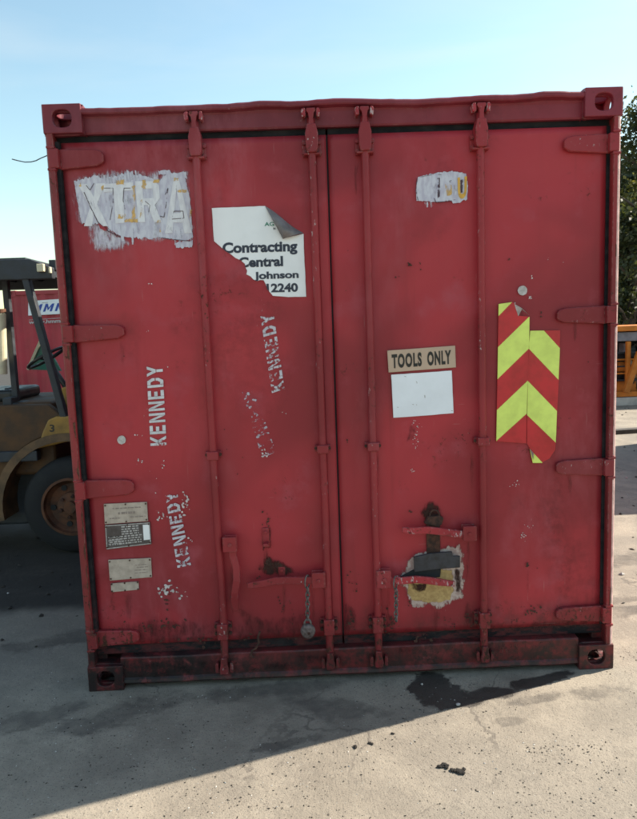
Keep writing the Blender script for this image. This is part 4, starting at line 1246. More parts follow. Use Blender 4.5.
print_text(cs, 'N', [Z(389, 172), Z(400, 172), Z(400, 184), Z(389, 184)], M_navy, LYS, 0.042, outline)
# curled corner
mb = MB()
A, B, T = [at(*Z(*q), SY) for q in ((345, 58), (550, 205), (440, 235))]
nu, nv = 14, 8
vs = []
for i in range(nu+1):
    for j in range(nv+1):
        u = i/nu; v = j/nv
        base = A.lerp(B, u)
        tip = T
        p = base.lerp(tip, v)
        lift = 0.030*math.sin(math.pi*min(1, v*1.0))*(math.sin(math.pi*u)*0.5+0.5) + 0.010*v
        vs.append((p.x, SY-0.002-lift+0.003*math.sin(u*9), p.z+0.004*math.sin(u*7)*(1-v)))
mb.add(vs, [(i*(nv+1)+j, (i+1)*(nv+1)+j, (i+1)*(nv+1)+j+1, i*(nv+1)+j+1) for i in range(nu) for j in range(nv)])
tag(mb.build('folded_corner', M_flap, cs, smooth=True), 'grey back of the folded corner')

q = [(387.2, 350.6), (455, 345.6), (455.8, 367.3), (388.6, 372.4)]
ts = sgn('tools_sign', 'tan board reading TOOLS ONLY above the blank white sheet', q)
mb = MB(); mb.prism(dp(q, SY), SY-0.003, SY+0.002); mb.build('board', M_tan, ts, bevel=0.0008)
print_text(ts, 'TOOLS', [(391.5, 354.3), (421.5, 352), (422, 366.3), (392, 368.6)], M_black_ink, SY-0.0038, 0.05, spacing=1.16)
print_text(ts, 'ONLY', [(427, 351.6), (451, 349.8), (451.4, 364), (427.5, 366)], M_black_ink, SY-0.0038, 0.05, spacing=1.16)
q = [(391.2, 374.8), (451.6, 370.6), (453.4, 413.2), (393.4, 417.8)]
mb = MB(); mb.prism(jag(dp(q, SY), 0.03, 0.0006, 1, 1, 3), SY-0.0018, SY+0.001)
bs = tag(mb.build('blank_sheet', M_paper), 'blank white sheet under the TOOLS ONLY board', 'sheet')
mb = MB()
for (px, py, l, a_) in ((416, 381, 2.2, 1.2), (424.5, 395, 2.6, 1.5), (412, 404, 1.6, 0.2), (397, 407, 1, 0), (451, 410.5, 1.4, 0), (404, 376, 2, 0.2), (416, 404, 1.2, 1.1)):
    dx, dy_ = math.cos(a_)*l, math.sin(a_)*l
    mb.tris([dp([(px, py), (px+dx, py+dy_), (px+dx+0.6, py+dy_+0.5), (px+0.6, py+0.5)], SY-0.0024)], SY-0.0024)
mb.build('scratch_marks', M_print_dim, bs)

# chevron boards
V = lambda x, y: (480+x/3.9, 270+y/3.9)
def chevron(name, label, out_px, stripes, curl):
    ol = dp(out_px, SY)
    root = sgn(name, label, out_px)
    mb = MB(); mb.prism(ol, SY-0.0022, SY+0.0015); mb.build('board', M_signred, root)
    for s_ in stripes:
        c_ = clip_all(triangulate(dp(s_, SY-0.003)), ol)
        if c_:
            mb = MB(); mb.tris(c_, SY-0.0030); mb.build('stripe', M_lime, root)
    pts = dp(curl, SY)
    mb = MB()
    mb.add([(pts[0][0], SY-0.003, pts[0][1]), (pts[1][0], SY-0.012, pts[1][1]), (pts[2][0], SY-0.004, pts[2][1]), (pts[3][0], SY-0.018, pts[3][1])], [(0, 3, 1), (0, 2, 3)] if len(pts) > 3 else [(0, 1, 2)])
    mb.build('curled_corner', M_silver, root)
chevron('chevron_board', 'taller red and lime chevron board with torn top, left of the pair',
        [V(72, 133), V(126, 125), V(140, 134), V(148, 178), V(192, 182), V(191, 305), V(186, 430), V(181, 560), V(180, 676), V(63, 668), V(68, 400)],
        [[V(60, 192), V(130, 120), V(60, 120)], [V(68, 303), V(196, 178), V(192, 305), V(66, 428)], [V(60, 552), V(188, 430), V(182, 560), V(58, 672)]],
        [V(133, 132), V(188, 176), V(148, 180), V(160, 150)])
chevron('chevron_board', 'shorter red and lime chevron board with torn foot, right of the pair',
        [V(195, 237), V(312, 235), V(308, 400), V(300, 560), V(293, 700), V(270, 735), V(250, 745), V(241, 752), V(205, 752), V(192, 692), V(183, 676), V(183, 570), V(190, 300)],
        [[V(190, 232), V(247, 234), V(312, 305), V(306, 428), V(188, 304)], [V(184, 430), V(300, 550), V(296, 674), V(180, 562)], [V(186, 690), V(248, 756), V(190, 760)]],
        [V(193, 696), V(222, 735), V(206, 740), V(204, 712)])

# ------------------------------------------------------------------ forklift in the container's shade
FY = 2.00
hubp = at(70.8, 503.4, FY)
WX, WZ, WR = hubp.x, 0.368, 0.368
M_fkyellow = simple('dirty_yellow_paint', (0.30, 0.165, 0.030), 0.55, 0.45, 5.0, 0, 0.3)
M_fkbrown = simple('grimy_brown_paint', (0.080, 0.038, 0.015), 0.7, 0.5, 6.0, 0, 0.3)
M_tyre = simple('worn_tyre', (0.014, 0.014, 0.016), 0.85, 0.35, 14, 0, 0.4)
M_rim = simple('rusty_orange_rim', (0.10, 0.038, 0.018), 0.75, 0.5, 14, 0, 0.4)
M_fkdark = simple('dark_machine_paint', (0.030, 0.034, 0.042), 0.6, 0.4, 12, 0, 0.2)
M_seat = simple('black_seat_vinyl', (0.018, 0.019, 0.022), 0.45, 0.3, 12, 0, 0.2)
fk = tag(empty('forklift', (WX-0.8, 2.55, 0)), 'old dirty yellow forklift with dark overhead guard in the shade at left', 'forklift')
def P3(px, py, y=FY): return at(px, py, y)
# wheels
def wheel(cx, cy, r, wdt, face):
    """face -1: outside looks to -y"""
    mb = MB()
    prof = [(r*0.58, -wdt/2), (r*0.66, -wdt/2-0.006), (r*0.92, -wdt/2+0.006), (r*0.985, -wdt/2+0.035), (r, 0), (r*0.985, wdt/2-0.035), (r*0.92, wdt/2-0.006), (r*0.58, wdt/2)]
    mb.lathe(prof, (cx, cy, r), 'y', 48)
    wh = mb.build('wheel', M_tyre, fk, smooth=True)
    mb = MB()
    f = face
    mb.lathe([(r*0.60, f*wdt/2), (r*0.60, f*(wdt/2+0.008)), (r*0.55, f*(wdt/2+0.010)), (r*0.53, f*(wdt/2-0.02)), (r*0.46, f*(wdt/2-0.045)), (r*0.30, f*(wdt/2-0.05)), (r*0.28, f*(wdt/2-0.01)), (r*0.13, f*(wdt/2+0.0)), (r*0.12, f*(wdt/2+0.03)), (0.0, f*(wdt/2+0.03))], (cx, cy, r), 'y', 40)
    mb.build('rim', M_rim, wh, smooth=False, fixn=True)
    for k in range(6):
        mb = MB()
        a_ = 2*math.pi*k/6+0.3
        bx_, bz_ = cx+math.cos(a_)*r*0.22, r+math.sin(a_)*r*0.22
        mb.cyl((bx_, cy+f*(wdt/2-0.02), bz_), (bx_, cy+f*(wdt/2+0.012), bz_), 0.014, n=6)
        mb.build('wheel_nut', M_rust, wh)
    for k in range(5):
        mb = MB()
        a_ = 2*math.pi*k/5+0.7
        bx_, bz_ = cx+math.cos(a_)*r*0.40, r+math.sin(a_)*r*0.40
        mb.cyl((bx_, cy+f*(wdt/2-0.05), bz_), (bx_, cy+f*(wdt/2-0.038), bz_), 0.022, n=10)
        mb.build('rim_hole', M_rubber, wh)
wheel(WX, FY+0.11, WR, 0.22, -1)
wheel(WX, FY+1.0, WR, 0.22, 1)
wheel(WX-1.55, FY+0.18, 0.28, 0.17, -1)
wheel(WX-1.55, FY+0.92, 0.28, 0.17, 1)
# chassis, body side with wheel arch
mb = MB()
mb.box(WX-1.30, WX+0.40, FY+0.24, FY+0.88, 0.18, 0.60)
mb.build('chassis', M_fkdark, fk, bevel=0.02)
mb = MB()
arch = [(WX+0.50*math.cos(t), WR+0.50*math.sin(t)) for t in [math.pi*(0.12+0.93*k/20) for k in range(21)]]
outer = [(WX+0.56*math.cos(t), WR+0.56*math.sin(t)) for t in [math.pi*(0.12+0.93*k/20) for k in range(21)]]
for k in range(20):
    mb.prism([arch[k], arch[k+1], outer[k+1], outer[k]], FY-0.02, FY+0.26)
fo = mb.build('fender', simple('tan_fender_paint', (0.13, 0.072, 0.034), 0.6, 0.5, 9.0, 0, 0.3), fk, bevel=0.0)
# side panel behind the arch
sp = [(WX-1.30, 0.30), (WX-0.562, 0.30), (WX-0.562, 0.36)]+[(WX+0.56*math.cos(t), WR+0.56*math.sin(t)) for t in [math.pi*(1.0-0.5*k/10) for k in range(11)]]+[(WX+0.02, 1.01), (WX-0.12, 1.14), (WX-1.30, 1.16)]
mb = MB(); mb.prism(sp, FY+0.03, FY+0.10); mb.build('side_panel', M_fkbrown, fk, bevel=0.01)
mb = MB(); mb.box(WX-1.30, WX-0.12, FY+0.10, FY+1.05, 0.60, 1.155); mb.build('hood', M_fkbrown, fk, bevel=0.03, seg=3)
# yellow cowl with its number
cw_ = [(lambda q_: (q_.x, q_.z))(P3(*p_)) for p_ in ((37, 449), (75, 440), (75, 416), (56, 416.5), (48, 420), (43, 431))]
mb = MB(); mb.prism(cw_, FY-0.005, FY+0.95); cowl = mb.build('cowl', M_fkyellow, fk, bevel=0.012)
tl = warp(text_tris('3', 0.03), [(lambda q_: (q_.x, q_.z))(P3(*p, FY-0.006)) for p in ((49.5, 424.5), (54.5, 424.5), (54.5, 432), (49.5, 432))])
mb = MB(); mb.tris(tl, FY-0.0065); mb.build('lettering', M_black_ink, cowl)
col0, col1 = P3(64, 432, FY+0.5), P3(52, 390, FY+0.5)
mb = MB(); mb.bar((P3(66, 420).x, FY+0.22, P3(66, 420).z), (P3(56.5, 389).x, FY+0.22, P3(56.5, 389).z), 0.075, 0.075, ref=(0, 1, 0)); mb.build('dash_cover', M_fkyellow, fk, bevel=0.012)
# running board and clutter round the seat
mb = MB(); a, b = P3(0, 452), P3(38, 458); mb.box(WX-1.30, b.x, FY-0.015, FY+0.06, b.z-0.02, a.z); mb.build('running_board', M_fkdark, fk, bevel=0.006)
for k_, (xa, xb, za, zb, ya) in enumerate(((2, 12, 398, 408, 0.1), (14, 24, 402, 409, 0.14), (26, 33, 405, 410, 0.1), (4, 9, 388, 399, 0.3))):
    a, b = P3(xa, za, FY+ya), P3(xb, zb, FY+ya)
    mb = MB(); mb.box(a.x, b.x, FY+ya, FY+ya+0.12, b.z, a.z); mb.build('control_box', M_seat if k_ % 2 else M_fkdark, fk, bevel=0.008)
# counterweight
mb = MB()
cwp = [(WX-2.20, 0.35), (WX-2.05, 0.22), (WX-1.30, 0.22), (WX-1.30, 1.10), (WX-1.75, 1.10), (WX-2.12, 0.95), (WX-2.22, 0.7)]
mb.prism(cwp, FY+0.04, FY+1.06); mb.build('counterweight', M_fkyellow, fk, bevel=0.05, seg=3)
# seat
sa = P3(26, 404, FY+0.45)
mb = MB(); mb.box(sa.x-0.50, sa.x, FY+0.24, FY+0.78, 1.15, 1.245); mb.build('seat', M_seat, fk, bevel=0.03, seg=3)
mb = MB(); mb.obox((sa.x-0.53, FY+0.51, 1.44), (0.10, 0.50, 0.44), Matrix.Rotation(rad(-12), 3, 'Y')); mb.build('backrest', M_seat, fk, bevel=0.03, seg=3)
mb = MB(); mb.tube([P3(36, 411, FY+0.2), P3(44, 408, FY+0.2), P3(54, 407, FY+0.2)], 0.008, n=8); mb.tube([P3(2, 411, FY+0.12), P3(14, 404, FY+0.12), P3(27, 405, FY+0.12)], 0.012, n=8); mb.build('lever', M_seat, fk)
# steering wheel, tilted
sw = P3(46.5, 357.5, FY+0.42)
tilt = Matrix.Rotation(rad(-29), 3, 'Y')
mb = MB()
mb.tube([sw + tilt @ Vector((0.155*math.cos(t), 0.155*math.sin(t), 0)) for t in [2*math.pi*k/30 for k in range(30)]], 0.0125, n=8, closed=True)
for a_ in (0.5, 2.6, 4.7): mb.tube([sw + tilt @ Vector((0, 0, -0.02)), sw + tilt @ Vector((0.15*math.cos(a_), 0.15*math.sin(a_), 0))], 0.009, n=6)
mb.tube([sw + tilt @ Vector((0, 0, -0.02)), sw + tilt @ Vector((0, 0, -0.45))], 0.022, n=10)
mb.build('steering_wheel', M_seat, fk, smooth=True)
# overhead guard
gt = P3(22, 268); gb = P3(66, 428)
gtop = P3(20, 262).z
mb = MB()
mb.bar((gt.x, FY+0.03, gt.z), (gb.x, FY+0.03, gb.z), 0.05, 0.062, ref=(0, 1, 0)); mb.build('guard_pillar', M_fkdark, fk, bevel=0.008)
mb = MB(); mb.bar((gt.x, FY+1.02, gt.z), (gb.x, FY+1.02, gb.z), 0.055, 0.085, ref=(0, 1, 0)); mb.build('guard_pillar', M_fkdark, fk, bevel=0.008)
for yy in (FY+0.06, FY+0.99):
    mb = MB(); mb.bar((gt.x-1.15, yy, gtop), (gt.x-1.28, yy, 1.10), 0.06, 0.08, ref=(0, 1, 0)); mb.build('guard_pillar', M_fkdark, fk, bevel=0.008)
fx_ = P3(52, 268).x
for yy in (FY-0.01, FY+1.0):
    mb = MB(); zt = P3(20, 262).z
    mb.prism([(gt.x-1.22, zt-0.115), (fx_, zt-0.125), (fx_, zt-0.045), (gt.x+0.06, zt+0.02), (gt.x-1.22, zt+0.02)], yy, yy+0.06); mb.build('guard_rail', M_fkdark, fk, bevel=0.006)
for k in range(7):
    xx = gt.x-1.20+k*(fx_-gt.x+1.16)/6
    mb = MB(); mb.box(xx, xx+0.05, FY+0.05, FY+1.0, zt-0.06, zt+0.015); mb.build('guard_bar', M_fkdark, fk, bevel=0.005)
mb = MB(); mb.box(gt.x-1.18, gt.x+0.02, FY+0.02, FY+1.04, zt+0.022, zt+0.034); mb.build('guard_sheet', M_fkdark, fk)
for (pa, pb) in (((37, 264), (44.5, 271.5)), ((49, 267), (51.2, 273))):  # cream blocks paint in the sunlit spots on the guard
    a, b = P3(*pa, FY-0.03), P3(*pb, FY-0.03)
    mb = MB(); mb.box(a.x, b.x, FY-0.045, FY-0.012, b.z, a.z); mb.build('guard_highlight', M_cream, fk, bevel=0.004)
# cream tube on the rear inner post
mb = MB(); a = P3(1.5, 374, FY+0.15); b = P3(2.5, 313, FY+0.15)
mb.cyl((a.x, FY+0.15, a.z), (b.x-0.02, FY+0.15, b.z), 0.042, n=18); ft = mb.build('cream_tube', M_cream, fk, smooth=False, bevel=0.004)
mb = MB(); mb.cyl((b.x-0.02, FY+0.15, b.z), (b.x-0.022, FY+0.15, b.z+0.028), 0.045, n=18); mb.build('tube_cap', M_rim, ft)
mb = MB(); mb.box(a.x+0.03, a.x+0.075, FY+0.22, FY+0.27, 1.16, gtop-0.02); mb.build('guard_pillar', M_fkdark, fk, bevel=0.006)
# mast
for yy in (FY+0.30, FY+0.74):
    mb = MB(); mb.box(WX+0.47, WX+0.57, yy, yy+0.07, 0.06, 1.98); mb.build('mast_rail', M_fkdark, fk, bevel=0.006)
for zz in (0.35, 1.15, 1.88):
    mb = MB(); mb.box(WX+0.48, WX+0.55, FY+0.37, FY+0.74, zz, zz+0.09); mb.build('mast_crossbar', M_fkdark, fk, bevel=0.006)
mb = MB(); mb.box(WX+0.575, WX+0.62, FY+0.12, FY+0.98, 0.12, 0.50); mb.build('fork_carriage', M_fkdark, fk, bevel=0.006)
# green triangular board behind the steering wheel
tri_px = [(43, 338), (29, 369.5), (61, 371)]
tq = [P3(*p, FY+0.8) for p in tri_px]
gb_ = tag(empty('green_board', (tq[1].x, FY+0.8, tq[1].z)), 'green triangular board with cream edge behind the forklift steering wheel', 'board')
mb = MB(); mb.prism([(p.x, p.z) for p in tq], FY+0.8, FY+0.825); mb.build('panel', simple('green_panel', (0.012, 0.15, 0.105), 0.5, 0.2, 8), gb_)
mb = MB(); mb.bar((tq[0].x, FY+0.795, tq[0].z+0.01), (tq[1].x-0.004, FY+0.795, tq[1].z), 0.022, 0.03, ref=(0, 1, 0)); mb.build('edge_trim', M_cream, gb_)

# ------------------------------------------------------------------ red container far left
BY = 10.6
bl = at(8, 300, BY).x
topz = 2.591
bc = tag(empty('shipping_container', (bl+3.03, BY+1.22, 0)), 'faded red container with white and blue company panel behind the forklift', 'container')
def back_container(root, cx, cy, length, mat, axis='x'):
    """long axis along x, centred"""
    x0, x1 = cx-length/2, cx+length/2
    y0, y1 = cy-1.219, cy+1.219
    for yy, nm in ((y0, -1), (y1, 1)):
        mb = MB()
        prof = []
        x = x0+0.09
        prof.append((x, 0))
        while x+0.278 < x1-0.09:
            prof += [(x+0.07, 0), (x+0.139, 1), (x+0.209, 1), (x+0.278, 0)]; x += 0.278
        prof.append((x1-0.09, 0))
        vs = []
        for xx, k in prof: vs += [(xx, yy-nm*(0.01+0.034*k), 0.15), (xx, yy-nm*(0.01+0.034*k), 2.50)]
        mb.add(vs, [(2*i, 2*i+2, 2*i+3, 2*i+1) for i in range(len(prof)-1)]); mb.build('side_panel', mat, root)
        for z0_, z1_, nn in ((2.50, 2.582, 'top_rail'), (0.01, 0.15, 'bottom_rail')):
            mb = MB(); mb.box(x0+0.16, x1-0.16, min(yy, yy-nm*0.06), max(yy, yy-nm*0.06), z0_, z1_); mb.build(nn, mat, root, bevel=0.004)
        for xx in (x0, x1-0.09):
            mb = MB(); mb.box(xx, xx+0.09, min(yy, yy-nm*0.09), max(yy, yy-nm*0.09), 0.118, CH-0.118); mb.build('corner_post', mat, root, bevel=0.006)
        for xx in (x0-0.003, x1-0.159):
            for zz in (0, CH-0.118):
                mb = MB(); ya = min(yy+nm*0.004, yy+nm*0.004-nm*0.162)
                holed_plate(mb, 1, ya if nm < 0 else ya+0.134, 0.028, xx, xx+0.162, zz, zz+0.118, 0.040, 0.032)
                mb.box(xx+0.002, xx+0.160, ya+0.030 if nm < 0 else ya, ya+0.162 if nm < 0 else ya+0.132, zz+0.001, zz+0.117)
                mb.build('corner_casting', mat, root)
    mb = MB(); mb.box(x0+0.02, x1-0.02, y0+0.05, y1-0.05, 2.55, 2.57); mb.build('roof', mat, root)
    for xx in (x0+0.01, x1-0.05):
        mb = MB(); mb.box(xx, xx+0.04, y0+0.095, y1-0.095, 0.10, 2.56); mb.build('end_wall', mat, root)
back_container(bc, bl+3.03, BY+1.22, 6.06, M_back_red)
YS = BY-0.012
def bq(pts): return [(lambda q_: (q_.x, q_.z))(at(p[0], p[1], YS)) for p in pts]
q = bq([(28.5, 301), (68, 298.5), (68, 313.5), (28.5, 315.5)])
mb = MB(); mb.prism(q, YS-0.012, YS+0.011); pn = mb.build('company_panel', M_vinyl, bc)
M_blue = simple('blue_ink', (0.015, 0.055, 0.33), 0.5, 0.1, 10)
ML = [[(0, 0), (.26, 0), (.26, 1), (0, 1)], [(.74, 0), (1, 0), (1, 1), (.74, 1)], [(.26, 1), (.26, .62), (.5, .12), (.5, .5)], [(.74, 1), (.5, .5), (.5, .12), (.74, .62)]]
mb = MB()
for k_ in range(3):
    for p_ in ML:
        mb.tris(warp(triangulate([(a_+0.3*b_+1.32*k_, b_) for a_, b_ in p_]), bq([(31.5, 304.6), (67, 302.6), (67, 310.6), (31.5, 312.2)]), (0, 4.0, 0, 1)), YS-0.014)
mb.build('lettering', M_blue, pn)
mb = MB(); mb.tris(warp(text_tris('www.hmma', 0.03), bq([(29, 320.5), (64, 318.5), (64, 322.5), (29, 324)])), YS-0.014); mb.tris([bq([(29, 319.8), (64, 317.5), (64, 318), (29, 320.2)])], YS-0.0138); mb.build('lettering', M_print, pn)
mb = MB(); mb.tris(warp(text_tris('since', 0.01), bq([(42, 302.2), (48, 301.8), (48, 303), (42, 303.4)])), YS-0.014); mb.build('lettering', M_print_dim, pn)

# ------------------------------------------------------------------ container added out of frame on the right to cast the yard's shadow band
M_back_green = simple('faded_green_paint', (0.05, 0.12, 0.09), 0.6, 0.2, 2.0, 0, 0.1)
shadow_caster = tag(empty('shipping_container', (4.95+3.03, 4.62, 0)), 'green container added out of view at right to cast a shadow across the yard', 'container')
back_container(shadow_caster, 4.95+3.03, 4.62, 6.06, M_back_green)

M_shadow_strip = simple('dark_shadow_strip', (0.05, 0.042, 0.038), 0.9, 0.4, 12, 0, 0.4)
# ------------------------------------------------------------------ orange-yellow machine on the right
MY = 9.3
M_mach = simple('orange_machine_paint', (0.55, 0.175, 0.020), 0.5, 0.25, 4.0, 0, 0.1)
M_machgrey = simple('grey_machine_panel', (0.20, 0.19, 0.22), 0.6, 0.25, 6.0)
M_pale = simple('pale_steel_beam', (0.55, 0.53, 0.50), 0.55, 0.15, 7)
mx = at(615, 400, MY).x
def mz(py): return at(630, py, MY).z
mr = tag(empty('construction_machine', (mx+1.2, MY+0.7, 0)), 'orange yellow construction machine on a pale base beam at the right edge', 'machine')
mb = MB(); mb.box(mx-0.6, mx+3.2, MY-0.02, MY+0.12, 0.0, mz(397.5)); mb.build('base_beam', M_pale, mr, bevel=0.012)
mb = MB(); mb.box(mx-0.6, mx+3.2, MY+1.28, MY+1.42, 0.0, mz(397.5)); mb.build('base_beam', M_pale, mr, bevel=0.012)
mb = MB(); mb.box(mx-0.5, mx+3.1, MY+0.06, MY+1.34, mz(397)+0.0, mz(392)); mb.build('deck', M_mach, mr, bevel=0.01)
mb = MB(); mb.box(mx-0.5, mx+3.1, MY, MY+1.40, mz(331), mz(325.5)); mb.build('top_beam', M_mach, mr, bevel=0.015)
mb = MB(); mb.box(mx-0.45, mx+3.0, MY+0.05, MY+1.30, mz(341), mz(332)); mb.build('hood_panel', M_machgrey, mr, bevel=0.01)
mb = MB(); mb.box(mx-0.4, mx+2.9, MY+0.45, MY+1.2, mz(391), mz(342)); mb.build('engine', M_fkdark, mr, bevel=0.02)
for k_, (pa, pb, mt) in enumerate((((612, 381), (634, 392), M_mach), ((622, 343), (628, 352), M_machgrey), ((629, 347), (634, 357), M_fkdark), ((618, 362), (631, 371), M_mach), ((634, 360), (646, 391), M_mach), ((627, 372), (633, 381), M_rust), ((640, 342), (660, 358), M_machgrey), ((650, 360), (690, 391), M_mach))):
    a, b = at(*pa, MY+0.3), at(*pb, MY+0.3)
    mb = MB(); mb.box(a.x, b.x, MY+0.21+0.01*k_, MY+0.44, b.z, a.z); mb.build('machine_panel', mt, mr, bevel=0.015)
for k in range(6):
    xx = mx-0.40+k*0.62
    mb = MB(); mb.box(xx, xx+0.07, MY+0.02, MY+0.10, mz(391.5), mz(341.5)); mb.build('upright', M_mach, mr, bevel=0.008)
for k, py in enumerate((352, 359, 366, 373, 380)):
    mb = MB(); mb.box(mx-0.38, mx+2.86, MY+0.14, MY+0.20, mz(py+1.6), mz(py)); mb.build('grille_slat', M_mach if k % 2 else M_fkdark, mr, bevel=0.004)
mb = MB(); mb.bar((at(626, 392, MY-0.06).x, MY-0.05, mz(392)), (at(640, 352, MY-0.06).x, MY-0.05, mz(352)), 0.10, 0.09, ref=(0, 1, 0)); mb.build('brace', M_mach, mr, bevel=0.01)
rnd = random.Random(3)
for k in range(9):
    xx = mx+0.05+rnd.uniform(0, 1.6)
    mb = MB(); mb.tube([(xx, MY+0.25, mz(390)), (xx+rnd.uniform(-.1, .1), MY+0.18, mz(372)), (xx+rnd.uniform(-.3, .3), MY+0.24, mz(356)), (xx+rnd.uniform(-.3, .3), MY+0.3, mz(345))], 0.022, n=8); mb.build('hose', M_seat if k % 3 else M_steel, mr, smooth=True)

mb = MB(); a = on_ground(612, 434); b = on_ground(645, 431)  # low dark strip laid to draw a thin shadow line on the yard
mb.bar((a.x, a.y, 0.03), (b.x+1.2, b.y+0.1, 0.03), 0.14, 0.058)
tag(mb.build('shadow_strip', M_shadow_strip), 'dark low strip added to draw a thin shadow line in front of the machine', 'shadow_strip')
# ------------------------------------------------------------------ trees
def leaf_mat(name, a, b):
    n = N(name)
    oi = n.node('ShaderNodeNewGeometry').outputs['Random Per Island']
    n.color(n.mix(oi, a, b)); n.rough(0.6)
    n.p.inputs['Transmission Weight'].default_value = 0.0
    tr = n.node('ShaderNodeBsdfTranslucent'); tr.inputs[0].default_value = (b[0]*1.3, b[1]*1.4, b[2]*0.8, 1)
    mx_ = n.node('ShaderNodeMixShader'); mx_.inputs[0].default_value = 0.35
    n.link(n.p.outputs[0], mx_.inputs[1]); n.link(tr.outputs[0], mx_.inputs[2]); n.link(mx_.outputs[0], n.out.inputs[0])
    return n.mat
M_leaf = leaf_mat('dark_green_leaf', (0.018, 0.030, 0.012), (0.058, 0.062, 0.022))
M_leaf_sunlit = leaf_mat('sunlit_golden_leaf', (0.060, 0.075, 0.018), (0.150, 0.130, 0.035))  # golden sunlight on the foliage, painted into the leaf colour
M_bark = simple('grey_brown_bark', (0.09, 0.065, 0.05), 0.9, 0.4, 20, 0, 0.6)
def tree(loc, H, Rr, seed, label, gold=False, low=0.08, nclump=240, per=80, leaf=0.17):
    rnd = random.Random(seed)
    t = tag(empty('tree', loc), label, 'tree', 'trees beyond the yard on the right')
    L = Vector(loc)
    mb = MB()
    path = [L+Vector((0.15*math.sin(k*0.9+seed), 0.15*math.cos(k*1.1), H*0.85*k/8)) for k in range(9)]
    mb.tube(path, lambda u: 0.22*(1-u)**0.8+0.03, n=10)
    for k in range(14):
        z = H*rnd.uniform(0.15, 0.8); a_ = rnd.uniform(0, 6.28); l = Rr*rnd.uniform(0.5, 0.9)
        b0 = L+Vector((0, 0, z)); b1 = b0+Vector((math.cos(a_)*l*0.5, math.sin(a_)*l*0.5, l*0.35)); b2 = b0+Vector((math.cos(a_)*l, math.sin(a_)*l, l*0.55))
        mb.tube([b0, b1, b2], lambda u: 0.07*(1-u)+0.015, n=6)
    mb.build('trunk', M_bark, t, smooth=True)
    mb = MB()
    for c_ in range(nclump):
        zf = rnd.random()
        z = H*(low+(1-low)*zf)
        rr = Rr*(0.55+0.55*math.sin(math.pi*min(1, 0.25+0.75*zf)))*(1.0-0.45*zf)
        a_ = rnd.uniform(0, 6.28); q_ = math.sqrt(rnd.random())*rr
        cc = L+Vector((math.cos(a_)*q_, math.sin(a_)*q_, z))
        cr = rnd.uniform(0.35, 0.75)*Rr/2.6
        for k in range(per):
            d = Vector((rnd.gauss(0, 1), rnd.gauss(0, 1), rnd.gauss(0, 0.8)))*cr*0.55
            p = cc+d
            ax_ = Vector((rnd.gauss(0, 1), rnd.gauss(0, 1), rnd.gauss(0, 1))).normalized()
            u_ = ax_.orthogonal().normalized(); v_ = ax_.cross(u_)
            s_ = leaf*rnd.uniform(0.6, 1.3)
            mb.v += [p-u_*s_*0.5, p+v_*s_*0.28, p+u_*s_*0.5, p-v_*s_*0.28]
            b_ = len(mb.v)-4
            mb.f.append((b_, b_+1, b_+2, b_+3)); mb.m.append(0)
    mb.build('crown', M_leaf_sunlit if gold else M_leaf, t)
    return t
def xat(px, y): return at(px, 320, y).x
tree((xat(652, 22), 22, 0), 9.2, 2.7, 1, 'tall dark green tree at the right edge of the picture')
tree((xat(628, 27), 27, 0), 8.6, 2.6, 2, 'dark tree close behind the container\'s right edge')
tree((xat(638, 18), 18.5, 0), 4.9, 1.9, 3, 'golden green sunlit shrub tree in front of the dark trees', gold=False, nclump=120)
tree((xat(650, 19.5), 19.5, 0), 6.2, 1.9, 4, 'tree leaning in at the right edge, golden sunlight painted into its leaves', gold=True, nclump=90)
tree((xat(700, 24), 24, 0), 10.0, 3.2, 5, 'broad dark tree just beyond the right edge')
tree((xat(600, 30), 31, 0), 7.5, 2.6, 6, 'dark tree mostly hidden behind the container')

# ------------------------------------------------------------------ debris on the ground
M_stone = simple('grey_grit', (0.035, 0.029, 0.025), 0.9, 0.6, 40)
M_pale_stone = simple('pale_pebble', (0.42, 0.40, 0.38), 0.8, 0.2, 40)
def lump(mb, c, r, rnd, flat=0.6, m=0, sub=1):
    bm = bmesh.new()
    bmesh.ops.create_icosphere(bm, subdivisions=sub, radius=1.0)
    off = rnd.uniform(0, 99)
    b = len(mb.v)
    ax, ay = rnd.uniform(0.7, 1.3), rnd.uniform(0.7, 1.3)
    for v in bm.verts:
        k = 1+0.45*mnoise.noise(v.co*1.6+Vector((off, 0, 0)))
        mb.v.append(Vector((c[0]+v.co.x*r*k*ax, c[1]+v.co.y*r*k*ay, c[2]+v.co.z*r*k*flat+r*flat*0.5)))
    for f in bm.faces:
        mb.f.append(tuple(b+v.index for v in f.verts)); mb.m.append(m)
    bm.free()
rnd = random.Random(12)
mb = MB()
TET = [(1, 1, 1), (-1, -1, 1), (-1, 1, -1), (1, -1, -1)]
OCT = [(1, 0, 0), (-1, 0, 0), (0, 1, 0), (0, -1, 0), (0, 0, 1), (0, 0, -1)]
OF = [(0, 2, 4), (2, 1, 4), (1, 3, 4), (3, 0, 4), (2, 0, 5), (1, 2, 5), (3, 1, 5), (0, 3, 5)]
def grit(x, y, r):
    a_ = rnd.uniform(0, 6.28); e = rnd.uniform(0.6, 1.6)
    vs = []
    for p in OCT:
        k = rnd.uniform(0.7, 1.25)
        u, v = p[0]*r*k*e, p[1]*r*k/e
        vs.append((x+u*math.cos(a_)-v*math.sin(a_), y+u*math.sin(a_)+v*math.cos(a_), r*0.3+p[2]*r*0.6*k))
    mb.add(vs, OF, 0 if rnd.random() < 0.8 else 1)
NG = 9000
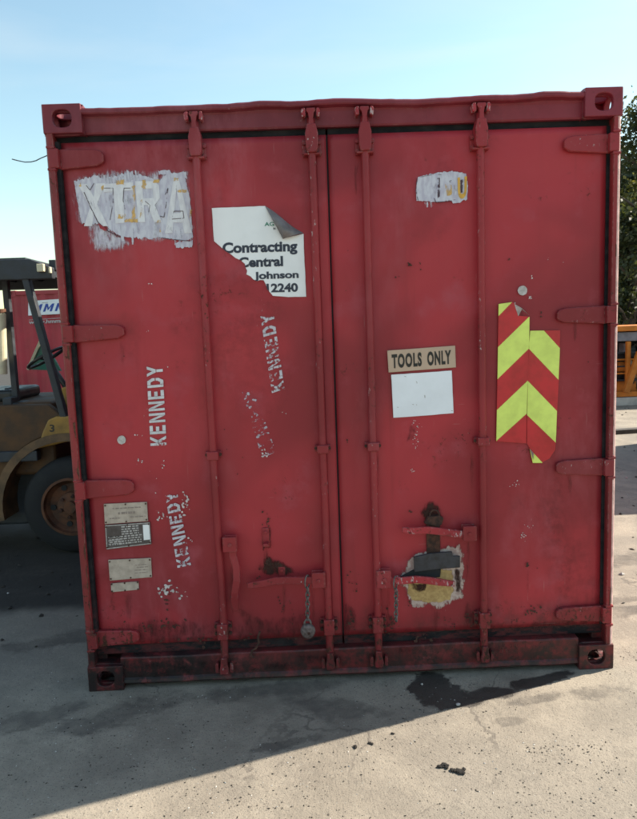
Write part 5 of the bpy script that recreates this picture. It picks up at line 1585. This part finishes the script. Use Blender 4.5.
for k in range(NG+900):
    y = rnd.uniform(-1.3, 0.2) if k < NG else rnd.uniform(0.2, 9)
    x = rnd.uniform(-1.6, 1.9) if k < NG else rnd.choice((rnd.uniform(1.35, 6), rnd.uniform(1.35, 4), rnd.uniform(-4, -1.4)))
    if -1.3 < x < 1.3 and -0.02 < y < 6.2: continue
    dens = mnoise.noise(Vector((x*1.7, y*1.7, 0)))
    if dens < rnd.uniform(-0.5, 0.35): continue
    grit(x, y, rnd.choice((0.0012, 0.0014, 0.0016, 0.0018, 0.0018, 0.0022, 0.0022, 0.003, 0.004)) if k < NG else rnd.uniform(0.006, 0.02))
# two loose clusters seen in the sunlit part
for (px, py, n_, sp_) in ((545, 748, 45, 0.05), (590, 748, 40, 0.045), (600, 768, 30, 0.05), (556, 758, 20, 0.06), (490, 748, 14, 0.05), (300, 790, 22, 0.1), (240, 800, 20, 0.1), (420, 740, 16, 0.08)):
    c_ = on_ground(px, py)
    for i in range(n_): grit(c_.x+rnd.gauss(0, 1)*sp_, c_.y+rnd.gauss(0, 1)*sp_*0.5, rnd.choice((0.0014, 0.0018, 0.002, 0.0025, 0.003, 0.0042)))
tag(mb.build('gravel', [M_stone, M_pale_stone], origin=(0, 0, 0)), 'scattered dark grit and small stones on the yard floor', 'gravel', kind='stuff')
M_clod = simple('black_clod', (0.010, 0.008, 0.007), 0.95, 0.5, 80, 0, 0.5)
def clod(px, py, parts, label, mat=M_clod, cat='dirt clod', name='dirt_clod', flat=0.5):
    c_ = on_ground(px, py)
    mb = MB()
    for (dx, dy_, r) in parts: lump(mb, (c_.x+dx, c_.y+dy_, 0), r, rnd, flat, 0, 2)
    zmin = min(v.z for v in mb.v)
    for v in mb.v: v.z -= zmin
    return tag(mb.build(name, mat, origin=(c_.x, c_.y, 0)), label, cat)
crumbs = lambda w_, h_, n_: [(rnd.gauss(0, 1)*w_, rnd.gauss(0, 1)*h_, rnd.uniform(0.0035, 0.0085)) for k in range(n_)]
clod(444.5, 767, [(0, 0, 0.010)]+crumbs(0.009, 0.006, 18), 'black clod of dirt on the sunlit ground, left of the two')
clod(458.5, 772, [(0, 0, 0.010)]+crumbs(0.012, 0.007, 24), 'black clod of dirt on the sunlit ground, right of the two')
clod(354.5, 747, [(0, 0, 0.007), (0.004, -0.006, 0.008)], 'dark chip near the shadow edge, left of the pair', cat='stone', name='stone')
clod(370.5, 744, [(0, 0, 0.006), (0.007, -0.004, 0.006), (-0.006, 0.003, 0.005)], 'dark chip near the shadow edge, right of the pair', cat='stone', name='stone')
clod(458, 705.5, [(0, 0, 0.009), (0.006, 0.003, 0.006)], 'pale pebble in the wet patch at the shadow edge', M_pale_stone, 'pebble', 'pebble')
clod(422, 685, [(0, 0, 0.0055)], 'tiny pale pebble on the wet patch below the sill', M_pale_stone, 'pebble', 'pebble')
clod(392, 734, [(0, 0, 0.006), (0.005, -0.003, 0.005)], 'dark chip on the shadow line right of the pair of chips', cat='stone', name='stone')
